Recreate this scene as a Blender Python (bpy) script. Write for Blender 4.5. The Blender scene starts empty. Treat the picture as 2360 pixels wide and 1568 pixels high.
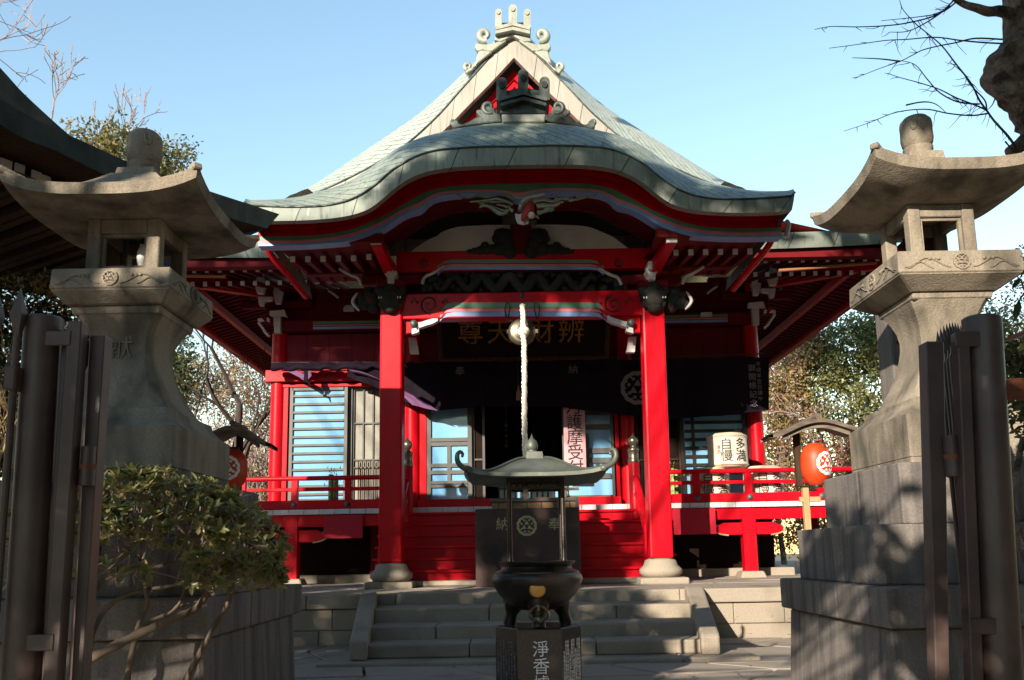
import bpy, bmesh, math, random
from mathutils import Vector, Matrix, noise
random.seed(11)
S = bpy.context.scene
COL = S.collection
R = math.radians
V = Vector
# ---------------------------------------------------------------- camera
FPX, CXP, CYP, PITCH, ROLL, EYE, PY = 1950.0, 1180.0, 784.0, R(9.0), R(-1.0), 1.25, 966.0
cd = bpy.data.cameras.new("camera"); cam = bpy.data.objects.new("camera", cd); COL.objects.link(cam)
cd.sensor_width = 36.0; cd.lens = 36.0 * FPX / 2360.0; cd.shift_y = (PY - CYP) / 2360.0
cd.clip_start = 0.05; cd.clip_end = 2000.0
CM = Matrix.Rotation(math.pi / 2 + PITCH, 3, 'X') @ Matrix.Rotation(ROLL, 3, 'Z')
cam.matrix_world = Matrix.Translation((0, 0, EYE)) @ CM.to_4x4()
S.camera = cam
# ---------------------------------------------------------------- light
SUN_AZ, SUN_EL = R(28.0), R(19.8)          # the sun stands behind the viewer's left shoulder
to_sun = V((-math.sin(SUN_AZ) * math.cos(SUN_EL), -math.cos(SUN_AZ) * math.cos(SUN_EL), math.sin(SUN_EL)))
W = bpy.data.worlds.new("World"); S.world = W; W.use_nodes = True
wn = W.node_tree; bg = wn.nodes["Background"]
sky = wn.nodes.new("ShaderNodeTexSky"); sky.sky_type = 'NISHITA'; sky.sun_disc = False
sky.sun_elevation = SUN_EL; sky.sun_rotation = math.atan2(to_sun.x, to_sun.y)
sky.air_density = 1.8; sky.dust_density = 0.0; sky.ozone_density = 3.0
wn.links.new(sky.outputs[0], bg.inputs[0]); bg.inputs[1].default_value = 0.15
sd = bpy.data.lights.new("sun", 'SUN'); sun = bpy.data.objects.new("sun", sd); COL.objects.link(sun)
sd.energy = 5.0; sd.angle = R(0.5); sd.color = (1.0, 0.88, 0.72)
sun.rotation_euler = to_sun.to_track_quat('Z', 'Y').to_euler()
S.view_settings.view_transform = 'Standard'; S.view_settings.look = 'None'
S.view_settings.exposure = 1.0; S.view_settings.gamma = 1.0; S.view_settings.use_curve_mapping = False
S.render.engine = 'CYCLES'
S.cycles.max_bounces = 6; S.cycles.diffuse_bounces = 3; S.cycles.glossy_bounces = 3; S.cycles.transparent_max_bounces = 8
S.cycles.use_adaptive_sampling = True; S.cycles.use_denoising = True

# ---------------------------------------------------------------- measuring helpers (photo pixel -> point at a real distance)
def ray(x, y): return CM @ V(((x - CXP) / FPX, -(y - PY) / FPX, -1.0))
def U(x, y, Y):
    r = ray(x, y); return V((0, 0, EYE)) + r * (Y / r.y)
def G(x, y, Z):
    r = ray(x, y); return V((0, 0, EYE)) + r * ((Z - EYE) / r.z)
def zz(x, y, Y): return U(x, y, Y).z
def xx(x, y, Y): return U(x, y, Y).x

# ---------------------------------------------------------------- mesh builder
class MB:
    def __init__(s): s.v = []; s.f = []; s.uv = {}; s.mi = {}; s.cur = 0
    def add(s, vs, fs, uvs=None):
        b = len(s.v); s.v += [tuple(p) for p in vs]
        for i, f in enumerate(fs):
            if uvs: s.uv[len(s.f)] = uvs[i]
            if s.cur: s.mi[len(s.f)] = s.cur
            s.f.append([b + k for k in f])
        return s
    def box(s, x0, x1, y0, y1, z0, z1, m=None):
        vs = [V((x, y, z)) for x in (x0, x1) for y in (y0, y1) for z in (z0, z1)]
        if m: vs = [m @ p for p in vs]
        return s.add(vs, [(0, 1, 3, 2), (4, 6, 7, 5), (0, 4, 5, 1), (2, 3, 7, 6), (0, 2, 6, 4), (1, 5, 7, 3)])
    def frustum(s, cx, cy, z0, hx0, hy0, z1, hx1, hy1, cx1=None):
        c1 = cx if cx1 is None else cx1
        vs = [(cx - hx0, cy - hy0, z0), (cx + hx0, cy - hy0, z0), (cx + hx0, cy + hy0, z0), (cx - hx0, cy + hy0, z0),
              (c1 - hx1, cy - hy1, z1), (c1 + hx1, cy - hy1, z1), (c1 + hx1, cy + hy1, z1), (c1 - hx1, cy + hy1, z1)]
        return s.add(vs, [(3, 2, 1, 0), (4, 5, 6, 7), (0, 1, 5, 4), (1, 2, 6, 5), (2, 3, 7, 6), (3, 0, 4, 7)])
    def beam(s, a, b, w, h, up=(0, 0, 1)):
        a, b = V(a), V(b); d = (b - a).normalized(); side = d.cross(V(up)).normalized(); u = side.cross(d)
        vs = [p + side * (i * w / 2) + u * (j * h / 2) for p in (a, b) for i, j in ((-1, -1), (1, -1), (1, 1), (-1, 1))]
        return s.add(vs, [(3, 2, 1, 0), (4, 5, 6, 7), (0, 1, 5, 4), (1, 2, 6, 5), (2, 3, 7, 6), (3, 0, 4, 7)])
    def tube(s, pts, r, n=8, cap=True, sq=1.0):
        pts = [V(p) for p in pts]; rs = r if isinstance(r, (list, tuple)) else [r] * len(pts)
        ref = V((0.13, 0.21, 1)).normalized(); rows = []
        for i, p in enumerate(pts):
            t = (pts[min(i + 1, len(pts) - 1)] - pts[max(i - 1, 0)]).normalized()
            if abs(t.dot(ref)) > .95: ref = V((1, 0.2, 0.1)).normalized()
            a = t.cross(ref).normalized(); b = a.cross(t).normalized(); ref = (ref - t * ref.dot(t)).normalized()
            rows.append([p + (a * math.cos(2 * math.pi * k / n) + b * sq * math.sin(2 * math.pi * k / n)) * rs[i] for k in range(n)])
        vs = [q for row in rows for q in row]; m = len(rows)
        fs = [(i * n + k, i * n + (k + 1) % n, (i + 1) * n + (k + 1) % n, (i + 1) * n + k) for i in range(m - 1) for k in range(n)]
        if cap: fs += [tuple(range(n))[::-1], tuple((m - 1) * n + k for k in range(n))]
        return s.add(vs, fs)
    def lathe(s, prof, c=(0, 0, 0), n=32, ph=0.0, sx=1.0, sy=1.0):
        c = V(c); vs = []; m = len(prof)
        for r_, z in prof:
            vs += [c + V((sx * r_ * math.cos(ph + 2 * math.pi * k / n), sy * r_ * math.sin(ph + 2 * math.pi * k / n), z)) for k in range(n)]
        fs = [(i * n + k, i * n + (k + 1) % n, (i + 1) * n + (k + 1) % n, (i + 1) * n + k) for i in range(m - 1) for k in range(n)]
        if prof[0][0] > 1e-4: fs.append(tuple(range(n))[::-1])
        if prof[-1][0] > 1e-4: fs.append(tuple((m - 1) * n + k for k in range(n)))
        return s.add(vs, fs)
    def loft(s, rows, closed=False, uvscale=True):
        rows = [[V(p) for p in r_] for r_ in rows]; n = len(rows[0]); vs = [p for r_ in rows for p in r_]
        L = [[0.0] for _ in rows]
        for i, r_ in enumerate(rows):
            for k in range(1, n): L[i].append(L[i][-1] + (r_[k] - r_[k - 1]).length)
        ac = [0.0]
        for i in range(1, len(rows)): ac.append(ac[-1] + (rows[i][n // 2] - rows[i - 1][n // 2]).length)
        fs, uv = [], []
        for i in range(len(rows) - 1):
            for k in range(n if closed else n - 1):
                k2 = (k + 1) % n
                fs.append((i * n + k, i * n + k2, (i + 1) * n + k2, (i + 1) * n + k))
                uv.append([(L[0][k], ac[i]), (L[0][k2], ac[i]), (L[0][k2], ac[i + 1]), (L[0][k], ac[i + 1])])
        return s.add(vs, fs, uv)
    def prism(s, poly, vec):
        poly = [V(p) for p in poly]; n = len(poly); vec = V(vec)
        vs = poly + [p + vec for p in poly]
        return s.add(vs, [tuple(range(n)), tuple(range(2 * n - 1, n - 1, -1))] + [(k, (k + 1) % n, n + (k + 1) % n, n + k) for k in range(n)])
    def ball(s, c, r, n=12, m=8, M3=None):
        r = (r, r, r) if isinstance(r, (int, float)) else r; vs = []; c = V(c)
        for i in range(m + 1):
            a = math.pi * i / m
            for k in range(n):
                p = V((r[0] * math.sin(a) * math.cos(2 * math.pi * k / n), r[1] * math.sin(a) * math.sin(2 * math.pi * k / n), r[2] * math.cos(a)))
                vs.append(c + (M3 @ p if M3 else p))
        return s.add(vs, [(i * n + k, (i + 1) * n + k, (i + 1) * n + (k + 1) % n, i * n + (k + 1) % n) for i in range(m) for k in range(n)])
    def build(s, name, mats, parent=None, smooth=None, bevel=0.0, seg=1, fix=True):
        me = bpy.data.meshes.new(name); me.from_pydata(s.v, [], s.f)
        if s.uv:
            ul = me.uv_layers.new(name="UVMap")
            for i, uvs in s.uv.items():
                for j, li in enumerate(me.polygons[i].loop_indices): ul.data[li].uv = uvs[j]
        for m in (mats if isinstance(mats, (list, tuple)) else [mats]): me.materials.append(m)
        for i, k in s.mi.items(): me.polygons[i].material_index = k
        if fix:
            bm = bmesh.new(); bm.from_mesh(me); bmesh.ops.remove_doubles(bm, verts=bm.verts, dist=1e-5)
            bmesh.ops.recalc_face_normals(bm, faces=bm.faces); bm.to_mesh(me); bm.free()
        if smooth:
            me.polygons.foreach_set("use_smooth", [True] * len(me.polygons)); me.set_sharp_from_angle(angle=R(smooth))
        me.update()
        o = bpy.data.objects.new(name, me); COL.objects.link(o); hang(o, parent)
        if bevel:
            b = o.modifiers.new("bevel", 'BEVEL'); b.width = bevel; b.segments = seg; b.limit_method = 'ANGLE'; b.angle_limit = R(40)
        return o
BASE = {}
def hang(o, parent):
    if parent is not None:
        o.parent = parent
        if parent.name in BASE: o.matrix_parent_inverse = Matrix.Translation(-V(BASE[parent.name]))
def tag(o, label=None, cat=None, group=None, kind=None):
    if label: o["label"] = label
    if cat: o["category"] = cat
    if group: o["group"] = group
    if kind: o["kind"] = kind
    return o
def thing(name, label, cat, loc=(0, 0, 0), group=None):
    o = bpy.data.objects.new(name, None); COL.objects.link(o); o.location = loc; o.empty_display_size = .2
    BASE[o.name] = tuple(loc); return tag(o, label, cat, group)
def copy_tree(o, parent=None):
    c = o.copy(); COL.objects.link(c)
    if parent is not None: c.parent = parent
    for ch in list(o.children): copy_tree(ch, c)
    return c
def curve(pts, n):
    """n points on a smooth (Hermite) curve y(x) through pts, evenly spaced in x"""
    pts = sorted(pts); xs = [p[0] for p in pts]; ys = [p[1] for p in pts]; d = []
    for i in range(len(xs)):
        if 0 < i < len(xs) - 1:
            a = (ys[i] - ys[i - 1]) / (xs[i] - xs[i - 1]); b = (ys[i + 1] - ys[i]) / (xs[i + 1] - xs[i])
            d.append((a + b) / 2)
        else:
            j = max(i - 1, 0); d.append((ys[j + 1] - ys[j]) / (xs[j + 1] - xs[j]))
    out = []
    for q in range(n):
        x = xs[0] + (xs[-1] - xs[0]) * q / (n - 1); out.append((x, herm(xs, ys, d, x)))
    return out
def herm(xs, ys, d, x):
    i = 0
    while i < len(xs) - 2 and x > xs[i + 1]: i += 1
    h = xs[i + 1] - xs[i]; t = max(0, min(1, (x - xs[i]) / h))
    return ys[i] * (2 * t**3 - 3 * t * t + 1) + d[i] * h * (t**3 - 2 * t * t + t) + ys[i + 1] * (3 * t * t - 2 * t**3) + d[i + 1] * h * (t**3 - t * t)
def spline(pts, k=6):
    """Catmull-Rom through 3D points"""
    pts = [V(p) for p in pts]; out = []
    for i in range(len(pts) - 1):
        p0, p1, p2, p3 = pts[max(i - 1, 0)], pts[i], pts[i + 1], pts[min(i + 2, len(pts) - 1)]
        for j in range(k):
            t = j / k
            out.append(.5 * ((2 * p1) + (p2 - p0) * t + (2 * p0 - 5 * p1 + 4 * p2 - p3) * t * t + (3 * p1 - p0 - 3 * p2 + p3) * t**3))
    return out + [pts[-1]]
def glyphs(body, size, origin, right, up, name, m, parent, ext=0.004, spacing=1.0):
    """real raised lettering: text turned into a mesh and laid on a plane"""
    c = bpy.data.curves.new("t", 'FONT'); c.body = body; c.size = size; c.extrude = ext; c.align_x = 'CENTER'; c.align_y = 'CENTER'
    c.resolution_u = 2; c.space_line = spacing
    t = bpy.data.objects.new("t", c); COL.objects.link(t)
    me = bpy.data.meshes.new_from_object(t.evaluated_get(bpy.context.evaluated_depsgraph_get()))
    bpy.data.objects.remove(t); bpy.data.curves.remove(c)
    rt, u = V(right).normalized(), V(up).normalized(); nn = rt.cross(u); og = V(origin)
    for v in me.vertices: v.co = og + rt * v.co.x + u * v.co.y + nn * v.co.z
    me.materials.clear(); me.materials.append(m); me.name = name
    o = bpy.data.objects.new(name, me); COL.objects.link(o); hang(o, parent); return o

# ---------------------------------------------------------------- materials
def mat(name, c1, c2=None, scale=4.0, rough=.55, metal=0.0, bump=0.0, bscale=60.0, stretch=(1, 1, 1), spec=.5, lo=.35, hi=.65,
        c3=None, s3=1.2, st3=(1, 1, 1), lo3=.5, hi3=.7, coat=0.0, detail=6.0, trans=None, rvar=0.0, bd=.01):
    m = bpy.data.materials.new(name); m.use_nodes = True; nt = m.node_tree; N, L = nt.nodes, nt.links
    p = N["Principled BSDF"]; p.inputs["Roughness"].default_value = rough; p.inputs["Metallic"].default_value = metal
    p.inputs["Specular IOR Level"].default_value = spec; p.inputs["Coat Weight"].default_value = coat; p.inputs["Coat Roughness"].default_value = .12
    tc = N.new("ShaderNodeTexCoord"); last = None
    def nz(sc, st, det=detail):
        mp = N.new("ShaderNodeMapping"); mp.inputs["Scale"].default_value = st; L.new(tc.outputs["Object"], mp.inputs[0])
        n = N.new("ShaderNodeTexNoise"); n.inputs["Scale"].default_value = sc; n.inputs["Detail"].default_value = det; n.inputs["Roughness"].default_value = .6
        L.new(mp.outputs[0], n.inputs[0]); return n.outputs[0]
    def rmp(src, a, b):
        r_ = N.new("ShaderNodeMapRange"); r_.inputs[1].default_value = a; r_.inputs[2].default_value = b; L.new(src, r_.inputs[0]); return r_.outputs[0]
    def mix(f, a, b):
        x = N.new("ShaderNodeMix"); x.data_type = 'RGBA'; L.new(f, x.inputs[0])
        for i, q in ((6, a), (7, b)):
            if isinstance(q, tuple): x.inputs[i].default_value = (*q, 1)
            else: L.new(q, x.inputs[i])
        return x.outputs[2]
    col = c1
    if c2: col = mix(rmp(nz(scale, stretch), lo, hi), c1, c2)
    if c3: col = mix(rmp(nz(s3, st3), lo3, hi3), col, c3)
    if isinstance(col, tuple): p.inputs["Base Color"].default_value = (*col, 1)
    else: L.new(col, p.inputs["Base Color"])
    if rvar:
        r_ = N.new("ShaderNodeMapRange"); r_.inputs[3].default_value = rough - rvar; r_.inputs[4].default_value = rough + rvar
        L.new(nz(scale * 1.7, stretch), r_.inputs[0]); L.new(r_.outputs[0], p.inputs["Roughness"])
    if bump:
        b = N.new("ShaderNodeBump"); b.inputs["Strength"].default_value = bump; b.inputs["Distance"].default_value = bd
        L.new(nz(bscale, (1, 1, 1), 4.0), b.inputs["Height"]); L.new(b.outputs[0], p.inputs["Normal"])
    if trans:
        t = N.new("ShaderNodeBsdfTranslucent"); t.inputs[0].default_value = (*trans, 1)
        if not isinstance(col, tuple): L.new(col, t.inputs[0])
        a = N.new("ShaderNodeMixShader"); a.inputs[0].default_value = .4
        L.new(p.outputs[0], a.inputs[1]); L.new(t.outputs[0], a.inputs[2]); L.new(a.outputs[0], N["Material Output"].inputs[0])
    return m
def seam_copper(name, base, alt, dark, width=.55, skew=1.0, cross=.5, rough=.45, metal=.25):
    """weathered copper sheet: panel seams run across the strip at a slant, streaks run down the face"""
    m = bpy.data.materials.new(name); m.use_nodes = True; nt = m.node_tree; N, L = nt.nodes, nt.links
    p = N["Principled BSDF"]; p.inputs["Roughness"].default_value = rough; p.inputs["Metallic"].default_value = metal
    uv = N.new("ShaderNodeTexCoord"); sp = N.new("ShaderNodeSeparateXYZ"); L.new(uv.outputs["UV"], sp.inputs[0])
    def ma(op, a, b=None, c=None):
        x = N.new("ShaderNodeMath"); x.operation = op
        for i, q in enumerate((a, b, c)):
            if q is None: continue
            if isinstance(q, (int, float)): x.inputs[i].default_value = q
            else: L.new(q, x.inputs[i])
        return x.outputs[0]
    w = ma('DIVIDE', ma('ADD', sp.outputs[0], ma('MULTIPLY', sp.outputs[1], skew)), width)
    fr = ma('FRACT', w); d = ma('ABSOLUTE', ma('SUBTRACT', fr, .5))
    line = ma('GREATER_THAN', d, .5 - max(.0095, .010 * width) / width)
    idx = ma('FLOOR', w); od = ma('GREATER_THAN', ma('FRACT', ma('MULTIPLY', idx, .5)), .25)
    c2 = ma('MULTIPLY', od, ma('LESS_THAN', ma('ABSOLUTE', ma('SUBTRACT', sp.outputs[1], cross)), .008))
    line = ma('MAXIMUM', line, c2)
    wn_ = N.new("ShaderNodeTexWhiteNoise"); wn_.noise_dimensions = '1D'; L.new(idx, wn_.inputs["W"])
    def nz(sc, st):
        mp = N.new("ShaderNodeMapping"); mp.inputs["Scale"].default_value = st; L.new(uv.outputs["Object"], mp.inputs[0])
        n = N.new("ShaderNodeTexNoise"); n.inputs["Scale"].default_value = sc; n.inputs["Detail"].default_value = 7; L.new(mp.outputs[0], n.inputs[0]); return n.outputs[0]
    def mix(f, a, b):
        x = N.new("ShaderNodeMix"); x.data_type = 'RGBA'; L.new(f, x.inputs[0])
        for i, q in ((6, a), (7, b)):
            if isinstance(q, tuple): x.inputs[i].default_value = (*q, 1)
            else: L.new(q, x.inputs[i])
        return x.outputs[2]
    def rmp(s_, a, b):
        r_ = N.new("ShaderNodeMapRange"); r_.inputs[1].default_value = a; r_.inputs[2].default_value = b; L.new(s_, r_.inputs[0]); return r_.outputs[0]
    col = mix(rmp(nz(1.6, (1, 1, .5)), .38, .66), base, alt)
    col = mix(rmp(nz(5.0, (2.6, 2.6, .22)), .55, .72), col, dark)
    col = mix(ma('MULTIPLY', wn_.outputs[0], .55), col, alt)
    col = mix(ma('MULTIPLY', rmp(nz(7.0, (3.2, 3.2, .16)), .60, .68), .55), col, tuple(min(.8, q * 1.5) for q in alt))
    col = mix(line, col, (.035, .04, .038))
    L.new(col, p.inputs["Base Color"])
    b = N.new("ShaderNodeBump"); b.inputs["Strength"].default_value = .5; b.inputs["Distance"].default_value = .02
    L.new(ma('ADD', line, ma('MULTIPLY', nz(2.2, (1, 1, 1)), 1.2)), b.inputs["Height"]); L.new(b.outputs[0], p.inputs["Normal"])
    return m
M_ = {}
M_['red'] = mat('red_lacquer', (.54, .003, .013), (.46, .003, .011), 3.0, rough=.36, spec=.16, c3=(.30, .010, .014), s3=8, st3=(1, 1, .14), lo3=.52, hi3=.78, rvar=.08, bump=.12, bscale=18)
M_['redshade'] = mat('red_paint_worn_shaded', (.15, .004, .007), (.11, .003, .006), 3.0, rough=.7, spec=.2, c3=(.10, .006, .009), s3=6, st3=(1, 1, .3), lo3=.55, hi3=.75, bump=.15, bscale=30)  # worn red, darkened for the eaves: their shade is put into the colour
M_['redpink'] = mat('red_board_paint', (.42, .012, .03), (.34, .01, .025), 2.0, rough=.55, spec=.2)
M_['redwall'] = mat('shaded_red_boards', (.20, .014, .028), (.14, .010, .02), 3.0, rough=.7, spec=.2)  # wall boards darkened, the eave shade is put into the colour
M_['white'] = mat('white_paint', (.62, .59, .59), (.50, .47, .48), 6.0, rough=.7, spec=.2)
M_['plaster'] = mat('white_plaster', (.72, .70, .70), (.60, .58, .58), 2.5, rough=.85, bump=.2)
M_['green'] = mat('green_paint', (.10, .27, .17), (.07, .22, .14), 4, rough=.5)
M_['pink'] = mat('pink_paint', (.72, .22, .25), (.62, .18, .22), 4, rough=.5)
M_['blue'] = mat('blue_paint', (.20, .36, .68), (.16, .30, .60), 4, rough=.45)
M_['black'] = mat('black_lacquer', (.012, .012, .012), (.02, .018, .016), 8, rough=.4)
M_['darkwood'] = mat('dark_wood', (.035, .020, .013), (.06, .035, .02), 3, stretch=(6, 6, .6), rough=.8, bump=.3, spec=.15)
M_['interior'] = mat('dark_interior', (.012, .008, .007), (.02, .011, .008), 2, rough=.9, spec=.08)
M_['copper_top'] = seam_copper('copper_roof_strip', (.20, .25, .215), (.30, .34, .28), (.075, .08, .075), .21, 1.1, .40, .5, .25)
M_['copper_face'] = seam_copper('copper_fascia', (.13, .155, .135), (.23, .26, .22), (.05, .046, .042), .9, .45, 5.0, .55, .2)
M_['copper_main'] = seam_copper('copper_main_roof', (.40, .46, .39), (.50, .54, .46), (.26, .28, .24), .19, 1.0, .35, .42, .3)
M_['copper_barge'] = seam_copper('copper_bargeboard', (.27, .255, .225), (.34, .325, .285), (.15, .135, .12), .75, .35, 5.0, .6, .15)
M_['copper_dark'] = mat('dark_bronze_patina', (.05, .06, .055), (.10, .13, .115), 5, rough=.5, metal=.4, c3=(.03, .03, .028), s3=3, bump=.4, bscale=25)
M_['copper_light'] = mat('pale_copper_patina', (.36, .375, .32), (.25, .275, .235), 4, rough=.5, metal=.2, c3=(.22, .21, .18), s3=5, st3=(1, 1, .4), bump=.3, bscale=25)
M_['bronze'] = mat('burner_bronze', (.020, .017, .015), (.045, .036, .030), 5, rough=.38, metal=.55, bump=.2, bscale=40)
M_['bronze_green'] = mat('burner_roof_bronze', (.075, .085, .072), (.125, .135, .11), 6, rough=.5, metal=.3, bump=.15, bscale=30)
M_['gold'] = mat('dull_gold', (.62, .36, .09), (.48, .26, .06), 9, rough=.4, metal=.6)
M_['brass'] = mat('aged_brass', (.26, .23, .17), (.16, .14, .10), 9, rough=.32, metal=.8)
def stone(name, a, b, stain, ss=1.6, sst=(3, 3, .22), lo=.5, hi=.72):
    return mat(name, a, b, 55, rough=.92, bump=.8, bscale=55, lo=.25, hi=.75, spec=.15, c3=stain, s3=ss, st3=sst, lo3=lo, hi3=hi, detail=3)
M_['granite'] = stone('step_granite', (.36, .31, .245), (.27, .23, .185), (.17, .145, .115), 1.2, (1, 1, 1), .5, .8)
M_['paving'] = stone('paving', (.36, .31, .26), (.28, .24, .20), (.18, .155, .13), .8, (1, 1, 1), .5, .8)
M_['lantern'] = stone('lantern_stone', (.32, .27, .21), (.21, .18, .14), (.10, .088, .07), 2.1, (1.6, 1.6, .6), .42, .68)
M_['plinth'] = stone('plinth_stone', (.22, .195, .175), (.145, .13, .12), (.07, .06, .064), 2.2, (4, 4, .34), .40, .78)
M_['darkgranite'] = mat('polished_dark_granite', (.028, .022, .020), (.06, .045, .042), 55, rough=.22, lo=.35, hi=.7, c3=(.04, .025, .025), s3=2.0, detail=3)
M_['boxstone'] = mat('brown_bronze_sheet', (.060, .038, .032), (.085, .052, .044), 3, rough=.6, spec=.2, c3=(.035, .026, .024), s3=1.4, bump=.2)
M_['gatepaint'] = mat('brown_gate_paint', (.070, .045, .040), (.088, .057, .049), 6, rough=.40, bump=.10, bscale=170, c3=(.048, .031, .028), s3=2.5, lo3=.45, hi3=.62)
M_['rust'] = mat('rust', (.22, .06, .02), (.12, .04, .02), 20, rough=.8)
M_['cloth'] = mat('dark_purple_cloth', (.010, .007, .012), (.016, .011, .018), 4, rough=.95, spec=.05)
M_['lining_lit'] = mat('purple_cloth_lit', (.16, .07, .16), (.13, .055, .14), 6, rough=.9)  # paler copy of the curtain purple, sunlight put into the colour
M_['glass_sky'] = mat('sky_tinted_pane', (.14, .36, .60), (.22, .44, .66), 1.1, rough=.12, spec=.9, stretch=(1, 1, .7))  # the sky's reflection is put into the base colour
M_['shoji'] = mat('shoji_paper', (.27, .255, .21), (.21, .20, .165), 5, rough=.6)
M_['frame'] = mat('grey_door_frame', (.085, .085, .08), (.06, .06, .058), 5, rough=.5)
M_['paper'] = mat('pink_paper', (.62, .36, .38), (.56, .31, .34), 3, rough=.85)
M_['ink'] = mat('ink', (.012, .011, .012), rough=.7)
M_['whitemark'] = mat('white_mark', (.82, .80, .78), rough=.7)
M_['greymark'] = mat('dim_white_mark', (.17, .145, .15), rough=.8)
M_['goldmark'] = mat('gilt_letters', (.30, .16, .03), (.16, .08, .015), 12, rough=.5, metal=.4)
M_['palegold'] = mat('pale_gold_mark', (.42, .38, .20), (.32, .28, .15), 12, rough=.5, metal=.2)
M_['straw'] = mat('straw_wrap', (.62, .55, .42), (.50, .42, .30), 18, stretch=(4, 4, .6), rough=.9, bump=.4)
M_['barrelpaper'] = mat('barrel_paper', (.72, .66, .56), (.62, .55, .45), 6, rough=.9)
M_['rope'] = mat('white_rope', (.82, .78, .68), (.66, .60, .50), 12, rough=.9, bump=.4)
M_['lampred'] = mat('orange_red_paper', (.62, .055, .008), (.52, .04, .006), 2.5, rough=.5, stretch=(1, 1, 6))
M_['barkwood'] = mat('weathered_roof_wood', (.10, .075, .055), (.20, .165, .13), 3, stretch=(1.2, 6, 6), rough=.85, bump=.5)
M_['stake'] = mat('pale_stake_wood', (.42, .30, .16), (.34, .23, .11), 3, stretch=(6, 6, .6), rough=.8)
M_['bamboo'] = mat('green_bamboo', (.16, .26, .07), (.30, .34, .13), 5, rough=.45, stretch=(1, 1, .8))
M_['bulb'] = mat('frosted_bulb', (.75, .74, .72), rough=.35)
M_['lattice'] = mat('brown_box_wood', (.20, .11, .05), (.27, .16, .07), 3, stretch=(1, 6, 6), rough=.6)
M_['carvegreen'] = mat('carving_green', (.13, .19, .14), (.24, .27, .19), 12, rough=.6)
M_['carvered'] = mat('carving_red', (.40, .04, .03), (.3, .02, .02), 9, rough=.6)
M_['carvewhite'] = mat('carving_white', (.62, .60, .56), (.45, .44, .43), 14, rough=.6)
M_['carvedark'] = mat('carving_dark', (.02, .032, .028), (.045, .036, .032), 14, rough=.8, spec=.15, c3=(.16, .02, .02), s3=7, lo3=.62, hi3=.7)
M_['bark'] = mat('grey_bark', (.15, .12, .10), (.27, .22, .18), 7, rough=.95, stretch=(1, 1, .5), bump=1.0, bscale=9, bd=.09, c3=(.06, .045, .036), s3=5, spec=.1, lo3=.42, hi3=.62)
M_['twig'] = mat('twig_bark', (.24, .17, .15), (.34, .26, .23), 9, rough=.9)
M_['darktwig'] = mat('dark_twig', (.035, .028, .025), (.06, .045, .04), 9, rough=.9)
M_['stem'] = mat('azalea_stem', (.16, .115, .075), (.09, .065, .045), 8, rough=.9, stretch=(1, 1, .5), bump=.5)
M_['soil'] = mat('soil', (.10, .08, .06), (.14, .11, .08), 6, rough=1.0, bump=.6, bscale=12)
def leafmat(name, a, b, c=None, sc=1.6): return mat(name, a, b, sc, rough=.4, trans=a, c3=c, s3=sc * 1.7, lo3=.55, hi3=.62, detail=3, spec=.5)
M_['azalea'] = leafmat('azalea_leaf', (.20, .22, .055), (.34, .31, .11), (.42, .33, .15), 11)
M_['evergreen'] = leafmat('evergreen_leaf', (.085, .105, .03), (.19, .18, .065), (.04, .055, .018), .9)
M_['paleleaf'] = leafmat('pale_evergreen_leaf', (.24, .20, .075), (.36, .29, .14), (.15, .13, .045), 1.6)
M_['autumn'] = leafmat('autumn_leaf', (.34, .19, .13), (.42, .27, .18), (.22, .11, .08), .8)
M_['yellow'] = leafmat('yellow_leaf', (.34, .23, .07), (.25, .19, .06), (.30, .07, .05), .9)
M_['hedge'] = leafmat('dark_leaf', (.025, .045, .014), (.05, .07, .02), (.12, .10, .05), 1.1)
M_['darkleaf'] = mat('light_block_leaf', (.02, .028, .010), (.035, .042, .015), 1.0, rough=.7, spec=.1)  # darkened, opaque leaf so the unseen trees pass less light
M_['pavcopper'] = mat('shade_dark_copper', (.022, .027, .026), (.045, .055, .05), 4, rough=.6, spec=.2, c3=(.015, .017, .016), s3=3, st3=(2, 2, .3))  # pavilion copper darkened, its shade is put into the colour
# ================================================================ ground, platform, stairs
X0 = 0.18                                       # the hall's axis
ZP = 0.70                                       # platform top
g = MB(); g.box(-120, 120, -60, 200, -.30, -.05)
tag(g.build("ground", M_['soil']), kind="structure")
def flagstones(x0, x1, y0, y1, nx, ny, z, th, jit, gap, seed):
    rnd = random.Random(seed); mb = MB(); P = {}
    for i in range(nx + 1):
        for j in range(ny + 1):
            jx = 0 if i in (0, nx) else rnd.uniform(-jit, jit); jy = 0 if j in (0, ny) else rnd.uniform(-jit, jit)
            P[i, j] = (x0 + (x1 - x0) * (i + .5 * (j % 2) * (0 < i < nx)) / nx + jx, y0 + (y1 - y0) * j / ny + jy)
    for i in range(nx):
        for j in range(ny):
            q = [P[i, j], P[i + 1, j], P[i + 1, j + 1], P[i, j + 1]]
            if rnd.random() < .4: q.insert(2, ((q[1][0] + q[2][0]) / 2 + rnd.uniform(-.06, .1), (q[1][1] + q[2][1]) / 2))
            c = V((sum(p[0] for p in q) / len(q), sum(p[1] for p in q) / len(q), 0)); dz = rnd.uniform(-.008, .008)
            poly = []
            for p in q:
                d = V((p[0], p[1], 0)) - c; d *= max(.1, 1 - gap / d.length); poly.append(c + d + V((0, 0, z + dz)))
            mb.prism(poly, (0, 0, -th))
    return mb
tag(flagstones(-4.0, 5.2, 1.5, 12.35, 9, 13, 0.0, .08, .22, .022, 3).build("paving", M_['paving'], bevel=.012), kind="structure")

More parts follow.
